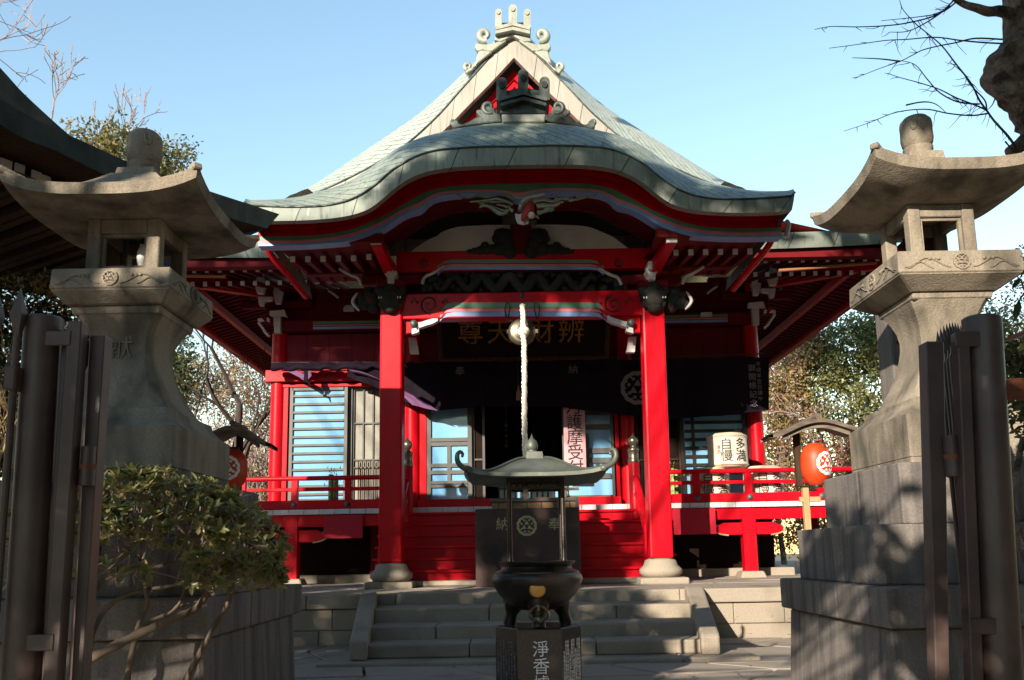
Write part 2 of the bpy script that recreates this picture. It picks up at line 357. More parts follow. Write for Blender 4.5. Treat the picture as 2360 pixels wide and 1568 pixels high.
pl = thing("stone_platform", "grey stone platform with coping that carries the red hall", "platform", (X0, 12.4, 0))
def blocks(x0, x1, y0, y1, z0, z1, n, rnd, gap=.006, cuts=None):
    mb = MB(); xs = cuts or [x0] + sorted(x0 + (x1 - x0) * (k + rnd.uniform(-.25, .25)) / n for k in range(1, n)) + [x1]
    for a, b in zip(xs[:-1], xs[1:]): mb.box(a + gap / 2, b - gap / 2, y0, y1, z0, z1)
    return mb
rn = random.Random(5)
blocks(-9, 9.5, 12.36, 13.2, .50, ZP, 13, rn).build("coping", M_['granite'], pl, bevel=.018, seg=2)
w1 = blocks(-9, 9.5, 12.42, 12.9, .20, .492, 17, rn); w2 = blocks(-9, 9.5, 12.42, 12.9, -.05, .192, 21, rn); w1.add(w2.v, w2.f)
w1.box(-9, 9.5, 12.46, 12.9, -.05, .495)
w1.build("retaining_wall", M_['granite'], pl, bevel=.012)
t = flagstones(-9, 9.5, 13.2, 30, 10, 14, ZP - .008, .1, .2, .012, 8); t.build("platform_paving", M_['paving'], pl, bevel=.01)
u = MB(); u.box(-9, 9.5, 12.95, 30, -.05, ZP - .03); u.build("core", M_['soil'], pl)

st = thing("stone_stairs", "wide flight of worn granite steps leading up to the platform", "stairs", (X0, 10.3, 0))
def step(x0, x1, y0, y1, z0, z1, cuts, nm="step"): blocks(x0, x1, y0, y1, z0, z1, 0, rn, .008, cuts).build(nm, M_['granite'], st, bevel=.022, seg=2)
step(-2.2, 2.75, 9.9, 10.6, -.05, .045, [-2.28, .05, 1.9, 2.78], "base_slab")
step(-1.8, 2.25, 10.27, 11.0, .046, .206, [-1.80, -.55, .95, 2.24])
step(-1.86, 2.32, 10.86, 11.7, .046, .366, [-1.88, -1.0, .62, 2.33])
step(-1.95, 2.40, 11.55, 12.41, .046, .545, [-1.99, -.35, 1.35, 2.43])
for sgn, (a0, a1, b0, b1) in ((-1, (804.8, 846, 832.6, 869.5)), (1, (1617, 1661, 1575.8, 1618))):
    yb, ytp = (1510, 1345) if sgn < 0 else (1500, 1330)
    p = MB(); f0, f1 = xx(a0, yb, 10.08), xx(a1, yb, 10.08); g0, g1 = xx(b0, ytp, 12.34), xx(b1, ytp, 12.34)
    sec = [(10.08, .046), (10.08, .27), (10.16, .30), (12.12, .725), (12.34, .74), (12.34, .046)]
    rows = [[V((f0 + (g0 - f0) * (y - 10.08) / 2.26, y, z)) for y, z in sec], [V((f1 + (g1 - f1) * (y - 10.08) / 2.26, y, z)) for y, z in sec]]
    n = len(sec); vs = rows[0] + rows[1]
    p.add(vs, [tuple(range(n))[::-1], tuple(range(n, 2 * n))] + [(k, (k + 1) % n, n + (k + 1) % n, n + k) for k in range(n)])
    p.build("side_rail", M_['granite'], st, bevel=.03, seg=2)
# ================================================================ the red hall
hall = thing("temple_hall", "red lacquered temple hall under a curved green copper porch roof", "temple", (X0, 18.7, ZP))
YK, YH, YV, YE = 14.8, 18.7, 16.85, 12.4        # porch columns, hall front, veranda edge, porch eave front
ZF = 2.17                                       # veranda floor
def RB(mb, x0, x1, yt, yb, Y, d0=0.0, d1=.1):
    """box whose front face covers the photo rectangle when it stands at depth Y"""
    ym, xm = (yt + yb) / 2, (x0 + x1) / 2
    return mb.box(xx(x0, ym, Y), xx(x1, ym, Y), Y + d0, Y + d1, zz(xm, yb, Y), zz(xm, yt, Y))
def rb(name, x0, x1, yt, yb, Y, d0, d1, m, parent=None, bevel=.006, seg=1):
    return RB(MB(), x0, x1, yt, yb, Y, d0, d1).build(name, m, parent or hall, bevel=bevel, seg=seg)
c2 = lambda x, y: ((600 + x / 2.6133) / 1.195, (300 + y / 2.6133) / 1.195)
c6 = lambda x, y: ((1100 + x / 3.136) / 1.195, (450 + y / 3.136) / 1.195)
r1 = lambda x, y: (1004.2 + x * .2348, y * .2348)
z1 = lambda x, y: ((700 + x / 4.611) / 1.195, (620 + y / 4.611) / 1.195)
z2 = lambda x, y: ((1700 + x / 4.611) / 1.195, (620 + y / 4.611) / 1.195)
c8 = lambda x, y: ((700 + x / 2.614) / 1.195, (900 + y / 2.614) / 1.195)
c1 = lambda x, y: ((1400 + x / 2.6133) / 1.195, (900 + y / 2.6133) / 1.195)

# ---- porch (karahafu) roof: mirrored profiles measured at the eave plane
AX = U(*c2(2203, 400), YE).x
UE = 4.26
def prof(pts, Y, n=80, end=None, u1=UE):
    """profile z(u), u measured from the axis at depth Y, on a common grid"""
    q = [(AX * 1.0 - U(*c2(*p), Y).x, U(*c2(*p), Y).z) for p in pts]
    # the photo is turned a degree: undo the small slope by measuring the left half only
    if end: q.append((u1, q[-1][1] + end))
    q = sorted(q); xs = [a for a, _ in q]; ys = [b for _, b in q]; d = []
    for i in range(len(xs)):
        a, b = max(i - 1, 0), min(i + 1, len(xs) - 1); d.append((ys[b] - ys[a]) / (xs[b] - xs[a]))
    if xs[0] <= 0.02: d[0] = 0
    return [(u1 * k / (n - 1), herm(xs, ys, d, u1 * k / (n - 1))) for k in range(n)]
TOPP = [(2203, 95), (1950, 112), (1850, 127), (1730, 145), (1590, 180), (1500, 205), (1410, 240), (1320, 285), (1240, 340), (1170, 395), (1090, 450), (1010, 505), (880, 560), (740, 600), (600, 637), (460, 660), (300, 672)]
LOWP = [(2203, 272), (1950, 273), (1750, 285), (1600, 301), (1480, 335), (1370, 390), (1280, 450), (1190, 530), (1080, 610), (960, 665), (800, 697), (600, 706), (400, 702), (250, 692)]
FASP = [(2203, 404), (1950, 410), (1750, 420), (1600, 440), (1500, 465), (1400, 510), (1310, 570), (1230, 640), (1130, 715), (1030, 755), (900, 782), (700, 800), (500, 806), (340, 806)]
REDP = [(2203, 542), (2000, 543), (1750, 555), (1620, 575), (1530, 600), (1450, 640), (1350, 700), (1250, 760), (1100, 830), (950, 880), (800, 905), (600, 918), (340, 920)]
GRNP = [(2203, 605), (2100, 590), (1950, 580), (1750, 590), (1620, 605), (1540, 640), (1490, 672), (1440, 692), (1350, 730), (1200, 815), (1000, 893), (800, 930), (600, 946), (340, 948)]
PNKP = [(2203, 632), (2120, 605), (1950, 592), (1750, 600), (1620, 618), (1540, 656), (1490, 698), (1420, 718), (1350, 750), (1200, 838), (1000, 915), (800, 948), (600, 962), (340, 966)]
BLUP = [(2203, 652), (2120, 626), (1950, 606), (1750, 612), (1620, 632), (1550, 664), (1495, 720), (1420, 742), (1350, 775), (1200, 872), (1000, 944), (800, 968), (600, 980), (340, 986)]
def mir(pr, Y, dz=0.0):
    """left-to-right polyline at depth Y"""
    L = [V((X0 - u, Y, z + dz)) for u, z in reversed(pr)]; return L + [V((X0 + u, Y, z + dz)) for u, z in pr[1:]]
YT = YE + .75
pT, pL, pF = prof(TOPP, YT, u1=4.45), prof(LOWP, YE, end=.05), prof(FASP, YE + .01, end=.03, u1=4.20)
YB = YE + .80
pR, pG, pP, pB = [prof(q, YB, u1=4.28) for q in (REDP, GRNP, PNKP, BLUP)]
mid = lambda A, B, t, w: [a * (1 - t) + b * t + w for a, b in zip(A, B)]
A, B = mir(pL, YE), mir(pT, YT)
top = MB(); top.loft([A, mid(A, B, .33, V((0, -.02, .05))), mid(A, B, .68, V((0, -.01, .05))), B])
top.build("porch_roof_verge", M_['copper_top'], hall, smooth=50)
rf = MB(); rf.loft([B, [p + V((0, 1.2, .06)) for p in B], [p + V((0, 4.3, .0)) for p in B]]); rf.build("porch_roof", M_['copper_main'], hall, smooth=50)
C = mir(pF, YE + .01); fa = MB(); k = len(A)
fa.loft([A, [a * .5 + c * .5 + V((0, -.015, 0)) for a, c in zip(A, C)], C, [c + V((0, .16, 0.01)) for c in C]])
for s in (0, k - 1):                                              # the eave turns the corner and runs back
    fa.loft([[A[s], A[s] + V((0, .9, 0)), A[s] + V((0, 4.2, 0))], [C[s], C[s] + V((0, .9, 0)), C[s] + V((0, 4.2, 0))]])
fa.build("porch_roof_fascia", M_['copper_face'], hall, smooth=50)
rim = MB(); rim.tube([p + V((0, -.012, 0)) for p in A], .016, 6); rim.build("fascia_edge", M_['copper_dark'], hall, smooth=60)
def band(name, pa, pb, Y, m, thick, bulge=0.0):
    a, b = mir(pa, Y), mir(pb, Y); mb = MB()
    mb.loft([[p + V((0, thick, 0)) for p in a], a, [q * .5 + w * .5 + V((0, -bulge, 0)) for q, w in zip(a, b)], b, [p + V((0, thick, 0)) for p in b]])
    return mb.build(name, m, hall, smooth=40)
pFr = [(u, z) for u, z in prof(FASP, YB, u1=4.28)]
pm = [(u, z * .45 + w * .55) for (u, z), (_, w) in zip(pFr, pR)]
e_ = mir(pFr, YB - .02, .02); q_ = [c + V((0, .14, .01)) for c in C]
m_ = MB(); m_.loft([q_, e_]); m_.build("eave_underboard", M_['redshade'], hall, smooth=50)
band("bargeboard_moulding", pFr, pm, YB - .04, M_['red'], .1, .02)
band("bargeboard", pm, pR, YB - .01, M_['red'], .1, .012)
band("green_stripe", pR, pG, YB - .005, M_['green'], .08); band("pink_stripe", pG, pP, YB, M_['pink'], .08)
band("blue_stripe", pP, pB, YB + .01, M_['blue'], .22)
# curved ceiling of the porch: a dark red sheet with curved ribs following the eave line
CEIL = [(2203, 600), (1950, 606), (1750, 615), (1620, 640), (1500, 690), (1420, 742), (1350, 785), (1200, 872), (1000, 944)]
P0 = [(u, z + .02) for u, z in prof(CEIL, YB + .05, u1=2.40, n=50)]
so = MB(); so.loft([mir(P0, YB + .05, .12), mir(P0, YK + .3, .50)]); so.build("porch_ceiling", M_['redshade'], hall, smooth=40)
for i in range(9):
    y = YB + .25 + i * .165; a = mir(P0, y, .02 + .20 * (y - YB - .05)); rb_ = MB()
    rb_.loft([[p + V((0, .07, 0)) for p in a], a, [p + V((0, 0, .12)) for p in a], [p + V((0, .07, .12)) for p in a], [p + V((0, .07, 0)) for p in a]])
    rb_.build("ceiling_rib", M_['redshade'], hall, smooth=40)

# ---- white tympanum with its carved strut
tp = [(30, 812), (110, 755), (200, 690), (270, 650), (330, 625), (355, 600), (420, 572), (500, 550), (600, 540), (760, 534), (1300, 530), (1440, 532), (1580, 540), (1660, 556), (1740, 590), (1790, 610), (1850, 640), (1930, 700), (2060, 795)]
m_ = MB(); m_.prism([U(*c6(*p), YK - .02) for p in tp], (0, .1, 0)); m_.build("tympanum", M_['plaster'], hall)
m_ = MB(); m_.prism([U(*c6(*p), YK - .16) for p in ((960, 528), (1135, 528), (1135, 782), (960, 782))], (0, .13, 0)); m_.build("king_strut", M_['redshade'], hall, bevel=.01)
def lump(mb, px, f, Y, r, n=9, m=6, sy=.6):
    p = U(*f(*px), Y); mb.ball(p, (r, r * sy, r), n, m)
m_ = MB(); rnd = random.Random(3)
for s in (-1, 1):
    for (dx, y, r) in ((140, 640, .17), (190, 610, .10), (210, 650, .09), (120, 700, .16), (185, 740, .14), (250, 745, .10), (310, 715, .085), (290, 750, .10), (350, 755, .09), (400, 760, .07), (445, 765, .05), (95, 760, .15), (160, 600, .09)):
        lump(m_, (1048 + s * dx, y), c6, YK - .13, r)
m_.build("carved_frog_strut", M_['carvedark'], hall, smooth=60)

# ---- porch beams
def beam_px(name, x0, x1, yt, yb, Y, m, d0=-.14, d1=.14):
    return rb(name, x0, x1, yt, yb, Y, d0, d1, m, bevel=.02, seg=2)
beam_px("upper_rainbow_beam", 915, 1502, 582, 628, YK, M_['red'])
beam_px("lower_rainbow_beam", 925, 1488, 678, 736, YK, M_['red'])
def painted(name, f, xa, xb, rows, Y, m):
    """a painted stripe with drooping ends, as thin raised paint on the beam"""
    (ya, yb) = rows; mb = MB(); pts_t, pts_b = [], []; n = 24
    for i in range(n + 1):
        t = i / n; x = xa + (xb - xa) * t; e = min(t, 1 - t) * (xb - xa); dr = max(0, 1 - e / 95.0) ** 2 * 80
        pts_t.append(U(*f(x, ya + dr + (xb - x) * 0), Y)); pts_b.append(U(*f(x, yb + dr * .35), Y))
    mb.loft([pts_t, pts_b]); mb.loft([[p + V((0, .02, 0)) for p in pts_t], pts_t]); mb.loft([pts_b, [p + V((0, .02, 0)) for p in pts_b]])
    mb.build(name, m, hall)
for nm, r_, m in (("green_stripe", (1203, 1248), 'green'), ("pink_stripe", (1255, 1283), 'pink'), ("blue_stripe", (1286, 1322), 'blue')):
    painted(nm, c6, 350, 1785, r_, YK - .146, M_[m])
for nm, r_, m in (("green_stripe", (834, 860), 'green'), ("pink_stripe", (872, 888), 'pink'), ("blue_stripe", (891, 918), 'blue')):
    painted(nm, c6, 330, 1765, r_, YK - .146, M_[m])
def swirl(cx, cy, r, f, Y, flip, turns=1.6, th=.016):
    pts = []
    for i in range(40):
        t = i / 39; a = flip * (t * turns * 2 * math.pi) + (0 if flip > 0 else math.pi) + 1.5; q = r * (1 - .82 * t)
        pts.append(U(*f(cx + q * math.cos(a), cy + q * math.sin(a)), Y))
    return pts
for (sx, fl) in ((262, 1), (1850, -1)):
    for pts, r in ((swirl(sx, 1220, 82, c6, YK - .145, fl), .016), (swirl(sx - fl * 50, 862, 45, c6, YK - .145, fl), .012),
                   ([U(*c6(sx - 95 - 8 * j, 1190 + 22 * math.sin(j * .9)), YK - .145) for j in range(9)], .012),
                   ([U(*c6(sx + 95 + 8 * j, 1190 + 22 * math.sin(j * .9)), YK - .145) for j in range(9)], .012)):
        m_ = MB(); m_.tube(pts, r, 6); m_.build("scroll_carving", M_['black'], hall, smooth=60)
# carved dragon transom between the beams
rb("transom_board", 925, 1490, 628, 678, YK, .02, .1, M_['interior'])
m_ = MB(); rnd = random.Random(21)
for i in range(120):
    px = (rnd.uniform(150, 1950), 1030 + rnd.uniform(-85, 85)); lump(m_, px, c6, YK - .02, rnd.uniform(.03, .085), 8, 5)
pts = [U(*c6(300 + 1400 * i / 60, 1035 + 55 * math.sin(i * .62)), YK - .09) for i in range(61)]
m_.tube(pts, [.05 + .05 * math.sin(math.pi * i / 60) for i in range(61)], 8)
m_.build("dragon_carving", M_['carvedark'], hall, smooth=60)
# wavy white corbels under the beam ends
for s, f0 in ((1, lambda x, y: c6(x, y)), (-1, lambda x, y: c6(2125 - x, y - 8))):
    e = [(335, 1345), (285, 1372), (240, 1385), (190, 1402), (150, 1412), (172, 1440), (110, 1462)]
    pts = spline([U(*f0(*p), YK - .06) for p in e], 5); m_ = MB()
    m_.loft([[p + V((0, -.07, .045)) for p in pts], [p + V((0, -.07, -.05)) for p in pts], [p + V((0, .07, -.05)) for p in pts], [p + V((0, .07, .045)) for p in pts], [p + V((0, -.07, .045)) for p in pts]])
    m_.build("corbel_edge", M_['white'], hall, smooth=50)
    m_ = MB(); m_.ball(U(*f0(125, 1388), YK - .13), .075, 12, 8); m_.build("corbel_knob", M_['copper_dark'], hall, smooth=60)
    body = [U(*f0(*p), YK - .05) for p in ((330, 1330), (335, 1345), (240, 1385), (150, 1412), (110, 1462), (45, 1470), (45, 1330))]
    m_ = MB(); m_.prism(body, (0, .1, 0)); m_.build("corbel", M_['red'], hall)
    tab = [U(*f0(*p), YK + .35) for p in ((78, 1505), (140, 1505), (165, 1640), (90, 1640))]
    m_ = MB(); m_.prism(tab, (0, .12, 0)); m_.build("strut_end", M_['white'], hall, bevel=.006)

# ---- porch columns on stone bases
for sx, xt, xb, yb in ((-1, 904.5, 902.5, 1298), (1, 1502.5, 1521.5, 1287)):
    a, b = U(xb, yb, YK), U(xt, 727, YK); w = .20
    m_ = MB(); m_.frustum(a.x, YK, a.z, w, w, b.z + .25, w * .98, w * .98, b.x); col_ = m_.build("porch_column", M_['red'], hall, bevel=.035, seg=2)
    m_ = MB(); m_.lathe([(.17, a.z - ZP), (.235, a.z - ZP - .03), (.26, .30), (.325, .235), (.33, .17), (.27, .10), (.20, .085)][::-1], (a.x, YK, ZP), 4 * 8, math.pi / 4)
    q = m_.v; m_.v = [(max(-.36, min(.36, (p[0] - a.x) * 1.12)) + a.x, max(-.36, min(.36, (p[1] - YK) * 1.12)) + YK, p[2]) for p in q]
    m_.build("lotus_base", M_['granite'], hall, smooth=50)
    m_ = MB(); m_.box(a.x - .41, a.x + .41, YK - .41, YK + .41, ZP - .02, ZP + .10); m_.build("base_slab", M_['granite'], hall, bevel=.03, seg=2)
    # carved beast capital: blunt head with snout, brow, ears and a row of teeth, and a second head looking outwards
    t = U(xt, 690, YK - .2); m_ = MB()
    m_.box(b.x - .24, b.x + .24, YK - .22, YK + .22, b.z + .22, b.z + .60)
    for dx, dz, r in ((0, -.02, .20), (-.12, .09, .11), (.12, .09, .11), (0, -.13, .15), (-.13, -.10, .09), (.13, -.10, .09), (-.2, .14, .08), (.2, .14, .08), (0, .18, .13), (-.08, .01, .06), (.08, .01, .06)):
        m_.ball((b.x + dx, YK - .26, t.z + dz), (r, r * .9, r), 10, 7)
    for dx, dz, r in ((.36, .05, .17), (.50, -.02, .13), (.62, -.08, .09), (.42, .18, .10), (.55, .12, .07), (.33, -.10, .12)):
        m_.ball((b.x + sx * dx, YK - .05, t.z + dz), (r, r * .8, r), 10, 7)
    m_.build("beast_capital", M_['carvedark'], hall, smooth=60)
    for k in range(9):
        if k != 4: MB().ball((b.x - .19 + .0475 * k, YK - .37, b.z + .22), (.014, .014, .022), 6, 5).build("beast_tooth", M_['whitemark'], hall)
    m_ = MB(); m_.tube(spline([(b.x + sx * .62, YK - .1, t.z + .16), (b.x + sx * .70, YK - .12, t.z - .02), (b.x + sx * .58, YK - .12, t.z - .18)], 6), [.008 + .022 * math.sin(math.pi * (i + 1) / 14) for i in range(13)], 8)
    m_.build("beast_tusk", M_['white'], hall, smooth=60)
    # bearing block with white-painted arm ends
    f = z1 if sx < 0 else z2; o = (0, 0) if sx < 0 else (-1283, -38)
    T = [(1655, 578), (1810, 578), (1800, 630), (1775, 660), (1768, 733), (1690, 733), (1688, 660), (1660, 625)]
    m_ = MB(); m_.prism([U(*f(x + o[0], y + o[1]), YK - .42) for x, y in T], (0, .5, 0)); m_.build("bracket_block", M_['white'], hall, bevel=.008)
    m_ = MB(); m_.prism([U(*f(x + o[0], y + o[1]), YK - .5) for x, y in ((1675, 495), (1752, 495), (1760, 600), (1682, 600))], (0, .4, 0)); m_.build("bracket_arm_end", M_['white'], hall, bevel=.008)
    m_ = MB(); m_.box(b.x - .55, b.x + .55, YK - .1, YK + .1, t.z + .32, t.z + .5); m_.box(b.x - .26, b.x + .26, YK - .3, YK + .3, t.z + .2, t.z + .34); m_.build("bracket", M_['redshade'], hall, bevel=.02)
    for k in (-1, 1):
        e = spline([(b.x + k * .95, YK - .12, t.z + .62), (b.x + k * .75, YK - .12, t.z + .50), (b.x + k * .6, YK - .12, t.z + .43), (b.x + k * .55, YK - .12, t.z + .3)], 5)
        m_ = MB(); m_.tube(e, .032, 6); m_.build("arm_edge", M_['white'], hall, smooth=60)
    # eave purlin running forward, its end painted white
    e0, e1, ym = (853.5, 879.5, 552) if sx < 0 else (1537, 1558.5, 548)
    pa = U((e0 + e1) / 2, ym, YB + .15); pb = V((b.x + sx * -.02, YK + .2, pa.z - .22))
    m_ = MB(); m_.beam(pa + V((0, .02, 0)), pb, .17, .20); m_.build("purlin", M_['red'], hall, bevel=.01)
    m_ = MB(); m_.box(pa.x - .09, pa.x + .09, YB + .13, YB + .19, pa.z - .09, pa.z + .09); m_.build("purlin_end", M_['white'], hall, bevel=.006)
# ---- lower side eaves of the porch: boards, purlin and white tipped rafters
RAFTER = None
def rafter(a, b, w, h, tip, parent=hall, name="eave_rafter"):
    m_ = MB(); m_.beam(a, b, w, h); m_.cur = 1; d = (V(b) - V(a)).normalized()
    if tip: m_.beam(V(a) - d * .012, V(a) + d * .002, w * 1.02, h * 1.02)
    return m_.build(name, [M_['redshade'], M_['white']], parent)
for sx in (-1, 1):
    zt = zz(800, 596, 13.75)
    for i in range(6):
        x = xx(*z1(490 + i * 193.5, 400), 13.75) if sx < 0 else xx(*z2(745 + i * 188, 350), 13.75)
        rafter((x, 13.75, zt + (.02 if i == 5 and sx < 0 else 0)), (x, 15.6, zt + .25), .085, .095, True)
    xa, xb = sorted((X0 + sx * 2.25, X0 + sx * 4.0)); m_ = MB()
    m_.box(xa, xb, 13.38, 13.72, zt + .10, zt + .16); m_.box(xa, xb, 13.26, 13.39, zt + .10, zt + .24)
    m_.add([(xa, 13.7, zt + .10), (xb, 13.7, zt + .10), (xb, 16.2, zt + .42), (xa, 16.2, zt + .42)], [(0, 1, 2, 3)])
    m_.build("eave_board", M_['redshade'], hall)
    m_ = MB(); zc = zz(735, 622, YK); xa, xb = sorted((X0 + sx * .3, X0 + sx * 3.85)); m_.box(xa if sx < 0 else X0 + 2.3, xb if sx > 0 else X0 - 2.3, YK - .1, YK + .1, zc - .12, zc + .12)
    m_.build("porch_purlin", M_['redshade'], hall, bevel=.015)
    # curved rim board of the porch gable end, seen from below beside the rafters
    e = spline([(X0 + sx * 4.3, 13.25, zt + .55), (X0 + sx * 4.22, 13.6, zt + .1), (X0 + sx * 4.0, 14.2, zt - .18), (X0 + sx * 3.9, 14.9, zt - .30)], 6)
    m_ = MB(); m_.tube(e, .06, 6); m_.build("rim_board", M_['red'], hall, smooth=50)
    m_ = MB(); m_.tube(spline([U(*p, YB + .05) for p in ([(1812, 507), (1817, 518), (1815, 532), (1812, 548)] if sx > 0 else [(603, 512), (598, 524), (600, 538), (602, 552)])], 4), [.02, .03, .04, .04, .042, .042, .042, .042, .04, .04, .045, .045, .045], 8)
    m_.build("gable_fin", M_['white'], hall, smooth=60)
# ---------------------------------------------------------------- hall body
HX = [xx(639, 1000, YH), xx(950, 1000, YH), xx(1446, 1000, YH), xx(1743, 1000, YH)]
ZT = 7.35
for i, x in enumerate(HX):
    m_ = MB(); m_.lathe([(.165, ZP + .15), (.165, 6.25)], (x, YH, 0), 24); m_.build("hall_column", M_['red'], hall, smooth=40)
    m_ = MB(); m_.lathe([(.24, ZP), (.24, ZP + .12), (.17, ZP + .2)], (x, YH, 0), 20); m_.build("column_stone", M_['granite'], hall, smooth=40)
m_ = MB(); m_.box(HX[0], HX[3], YH + .12, YH + .3, 5.45, ZT); m_.build("upper_wall", M_['redshade'], hall)
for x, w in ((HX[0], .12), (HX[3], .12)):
    m_ = MB(); m_.box(x - .06, x + .06, YH + .2, 27.5, ZP, ZT); m_.build("side_wall", M_['redshade'], hall)
m_ = MB(); m_.box(HX[0], HX[3], 27.4, 27.55, ZP, ZT); m_.build("rear_wall", M_['redshade'], hall)
m_ = MB(); m_.box(HX[0] + .07, HX[3] - .07, 21.8, 21.9, ZF, 6.2); m_.box(HX[0], HX[3], YH + .31, 27.4, 5.75, 5.8); m_.build("inner_dark", M_['interior'], hall)  # near-black sheets stand in for the unlit hall inside
# inside glimpsed through the open middle: gilt hangings and altar fittings
rnd = random.Random(4)
for k in range(9):
    x = 1100 + 22 * k; y0 = 985 + rnd.uniform(-30, 60)
    m_ = MB(); p = U(x, y0, 21.0)
    for j in range(6): m_.ball((p.x, 21.0, p.z - j * .13), (.035 + .02 * (j % 2), .035, .05), 8, 5)
    m_.tube([(p.x, 21, p.z + 1.4), (p.x, 21, p.z - .7)], .008, 5); m_.build("altar_pendant", M_['gold'] if k % 3 == 0 else M_['darkwood'], hall, smooth=60)
# stone footing seen in the dark under the floor
m_ = MB(); m_.box(HX[0] - .4, HX[3] + .4, 17.9, 27.9, ZP - .02, ZP + .16); m_.build("footing_kerb", M_['granite'], hall, bevel=.02)
m_ = MB(); m_.box(HX[0] - .1, HX[3] + .1, 18.25, 18.4, ZP + .16, ZF - .12); m_.build("under_floor_dark", M_['interior'], hall)  # near-black sheet stands in for the dark below the floor

# horizontal members of the front, bay by bay (photo rectangles at the wall plane)
rb("head_rail", 618, 1764, 848, 875, YH, -.22, -.02, M_['red'], bevel=.012)
rb("door_lintel", 640, 935, 886, 893, YH, -.10, .05, M_['red'])
for x0_, x1_ in ((655, 932), (967, 1428), (1465, 1728)):
    ym = 745 - (((x0_ + x1_) / 2) - 1207) * .0175
    RB(MB(), x0_, x1_, ym - 12, ym + 14, YH, -.16, .1).build("tie_beam", M_['redshade'], hall, bevel=.01)
    rb("wall_boards", x0_, x1_, ym + 18, ym + 92, YH, 0, .1, M_['redwall'] if x0_ < 900 else M_['redshade'])
    for j in range(1, int((x1_ - x0_) / 52)):
        xs = x0_ + 52 * j; m_ = MB(); RB(m_, xs - 1.2, xs + 1.2, ym + 18, ym + 92, YH, -.012, .01); m_.build("board_batten", M_['redshade'], hall)
    for nm, a, b in (("green_stripe", -8, -2), ("pink_stripe", -.5, 2.5), ("blue_stripe", 4, 10)):
        if x0_ != 967: rb(nm, x0_ + (70 if x0_ < 900 else 60), x1_ - (2 if x0_ < 900 else 55), ym + a, ym + b, YH, -.166, -.15, M_[nm.split('_')[0]])
# bracket clusters on the hall columns, arms ending in white
for i, (x, ct) in enumerate(((639, 640), (950, 950), (1446, 1446), (1743, 1740))):
    dy = -(x - 640) * .0175; P = lambda px, py, Y=YH: U(px, py + dy, Y)
    b = P(x, 700); m_ = MB()
    m_.box(b.x - .2, b.x + .2, YH - .2, YH + .2, b.z - .35, b.z - .15); m_.box(b.x - .8, b.x + .8, YH - .09, YH + .09, b.z - .12, b.z + .06)
    m_.box(b.x - .1, b.x + .1, YH - .75, YH + .1, b.z + .08, b.z + .26)
    for q in (-.7, 0, .7): m_.box(b.x + q - .13, b.x + q + .13, YH - .14, YH + .14, b.z + .07, b.z + .22)
    m_.box(b.x - 1.1, b.x + 1.1, YH - .09, YH + .09, b.z + .24, b.z + .42); m_.build("bracket_set", M_['redshade'], hall, bevel=.015)
    def wpoly(pts, Y, d=.12):
        m_ = MB(); m_.prism([P(px, py, Y) for px, py in pts], (0, d, 0)); m_.build("bracket_end", M_['white'], hall, bevel=.005)
    c = x
    wpoly([(c - 11, 671), (c + 12, 671), (c + 10, 684), (c + 6, 699), (c - 5, 699), (c - 8, 684)], YH - .70)
    wpoly([(c - 9, 653), (c + 4, 653), (c + 4, 672), (c - 8, 672)], YH - .72)
    wpoly([(c - 18, 717), (c + 16, 714), (c + 22, 731), (c + 14, 727), (c - 14, 728), (c - 18, 727)], YH - .45)
    wpoly([(c - 10, 731), (c + 7, 730), (c + 7, 768), (c - 7, 768)], YH - .3)
    if i in (0, 3):
        s = -1 if i == 0 else 1
        wpoly([(c + s * 48, 640), (c + s * 31, 640), (c + s * 27, 656), (c + s * 33, 676), (c + s * 47, 676), (c + s * 52, 658)], YH - 1.2)
        wpoly([(c + s * 46, 624), (c + s * 34, 624), (c + s * 33, 641), (c + s * 46, 641)], YH - 1.22)
        wpoly([(c + s * 45, 684), (c + s * 12, 684), (c + s * 14, 692), (c + s * 30, 694), (c + s * 33, 704), (c + s * 42, 704)], YH - .9)
        wpoly([(c + s * 45, 734), (c + s * 20, 732), (c + s * 20, 741), (c + s * 45, 741)], YH - .5)
        e = spline([P(c + s * 43, 744, YH - .5), P(c + s * 34, 756, YH - .5), P(c + s * 26, 768, YH - .5), P(c + s * 18, 776, YH - .5)], 4)
        m_ = MB(); m_.tube(e, .03, 6); m_.build("arm_edge", M_['white'], hall, smooth=60)
        m_ = MB(); m_.beam(P(c + s * 40, 665, YH - 1.1), P(c, 690, YH), .16, .2); m_.beam(P(c + s * 32, 738, YH - .5), P(c, 738, YH), .14, .18); m_.build("corner_arm", M_['redshade'], hall, bevel=.01)
for (x, y, s) in ((770, 678, 1), (835, 640, -1), (1545, 640, 1), (1640, 668, -1), (1585, 700, -1)):
    e = spline([U(x - s * 13, y - 8, YH - .2), U(x, y, YH - .2), U(x + s * 10, y + 9, YH - .2)], 4); m_ = MB(); m_.tube(e, .03, 6); m_.build("arm_edge", M_['white'], hall, smooth=60)
for x0_, x1_, y0_, y1_ in ((945, 974, 840 - 0, 858), (1609, 1634, 728, 737)):
    if x0_ > 1000: rb("bracket_end", x0_, x1_, y0_, y1_, YH, -.3, -.2, M_['white'])
rb("bracket_end", 945, 0 + 975, 841, 842, YH, 0, .01, M_['redshade'])
m_ = MB(); q = [U(*z1(*p), YH - .2) for p in ((1130, 1095), (1265, 1095), (1262, 1050), (1235, 1022), (1195, 1014), (1158, 1024), (1134, 1052))]; m_.prism(q, (0, .05, 0)); m_.build("bracket_end", M_['white'], hall)

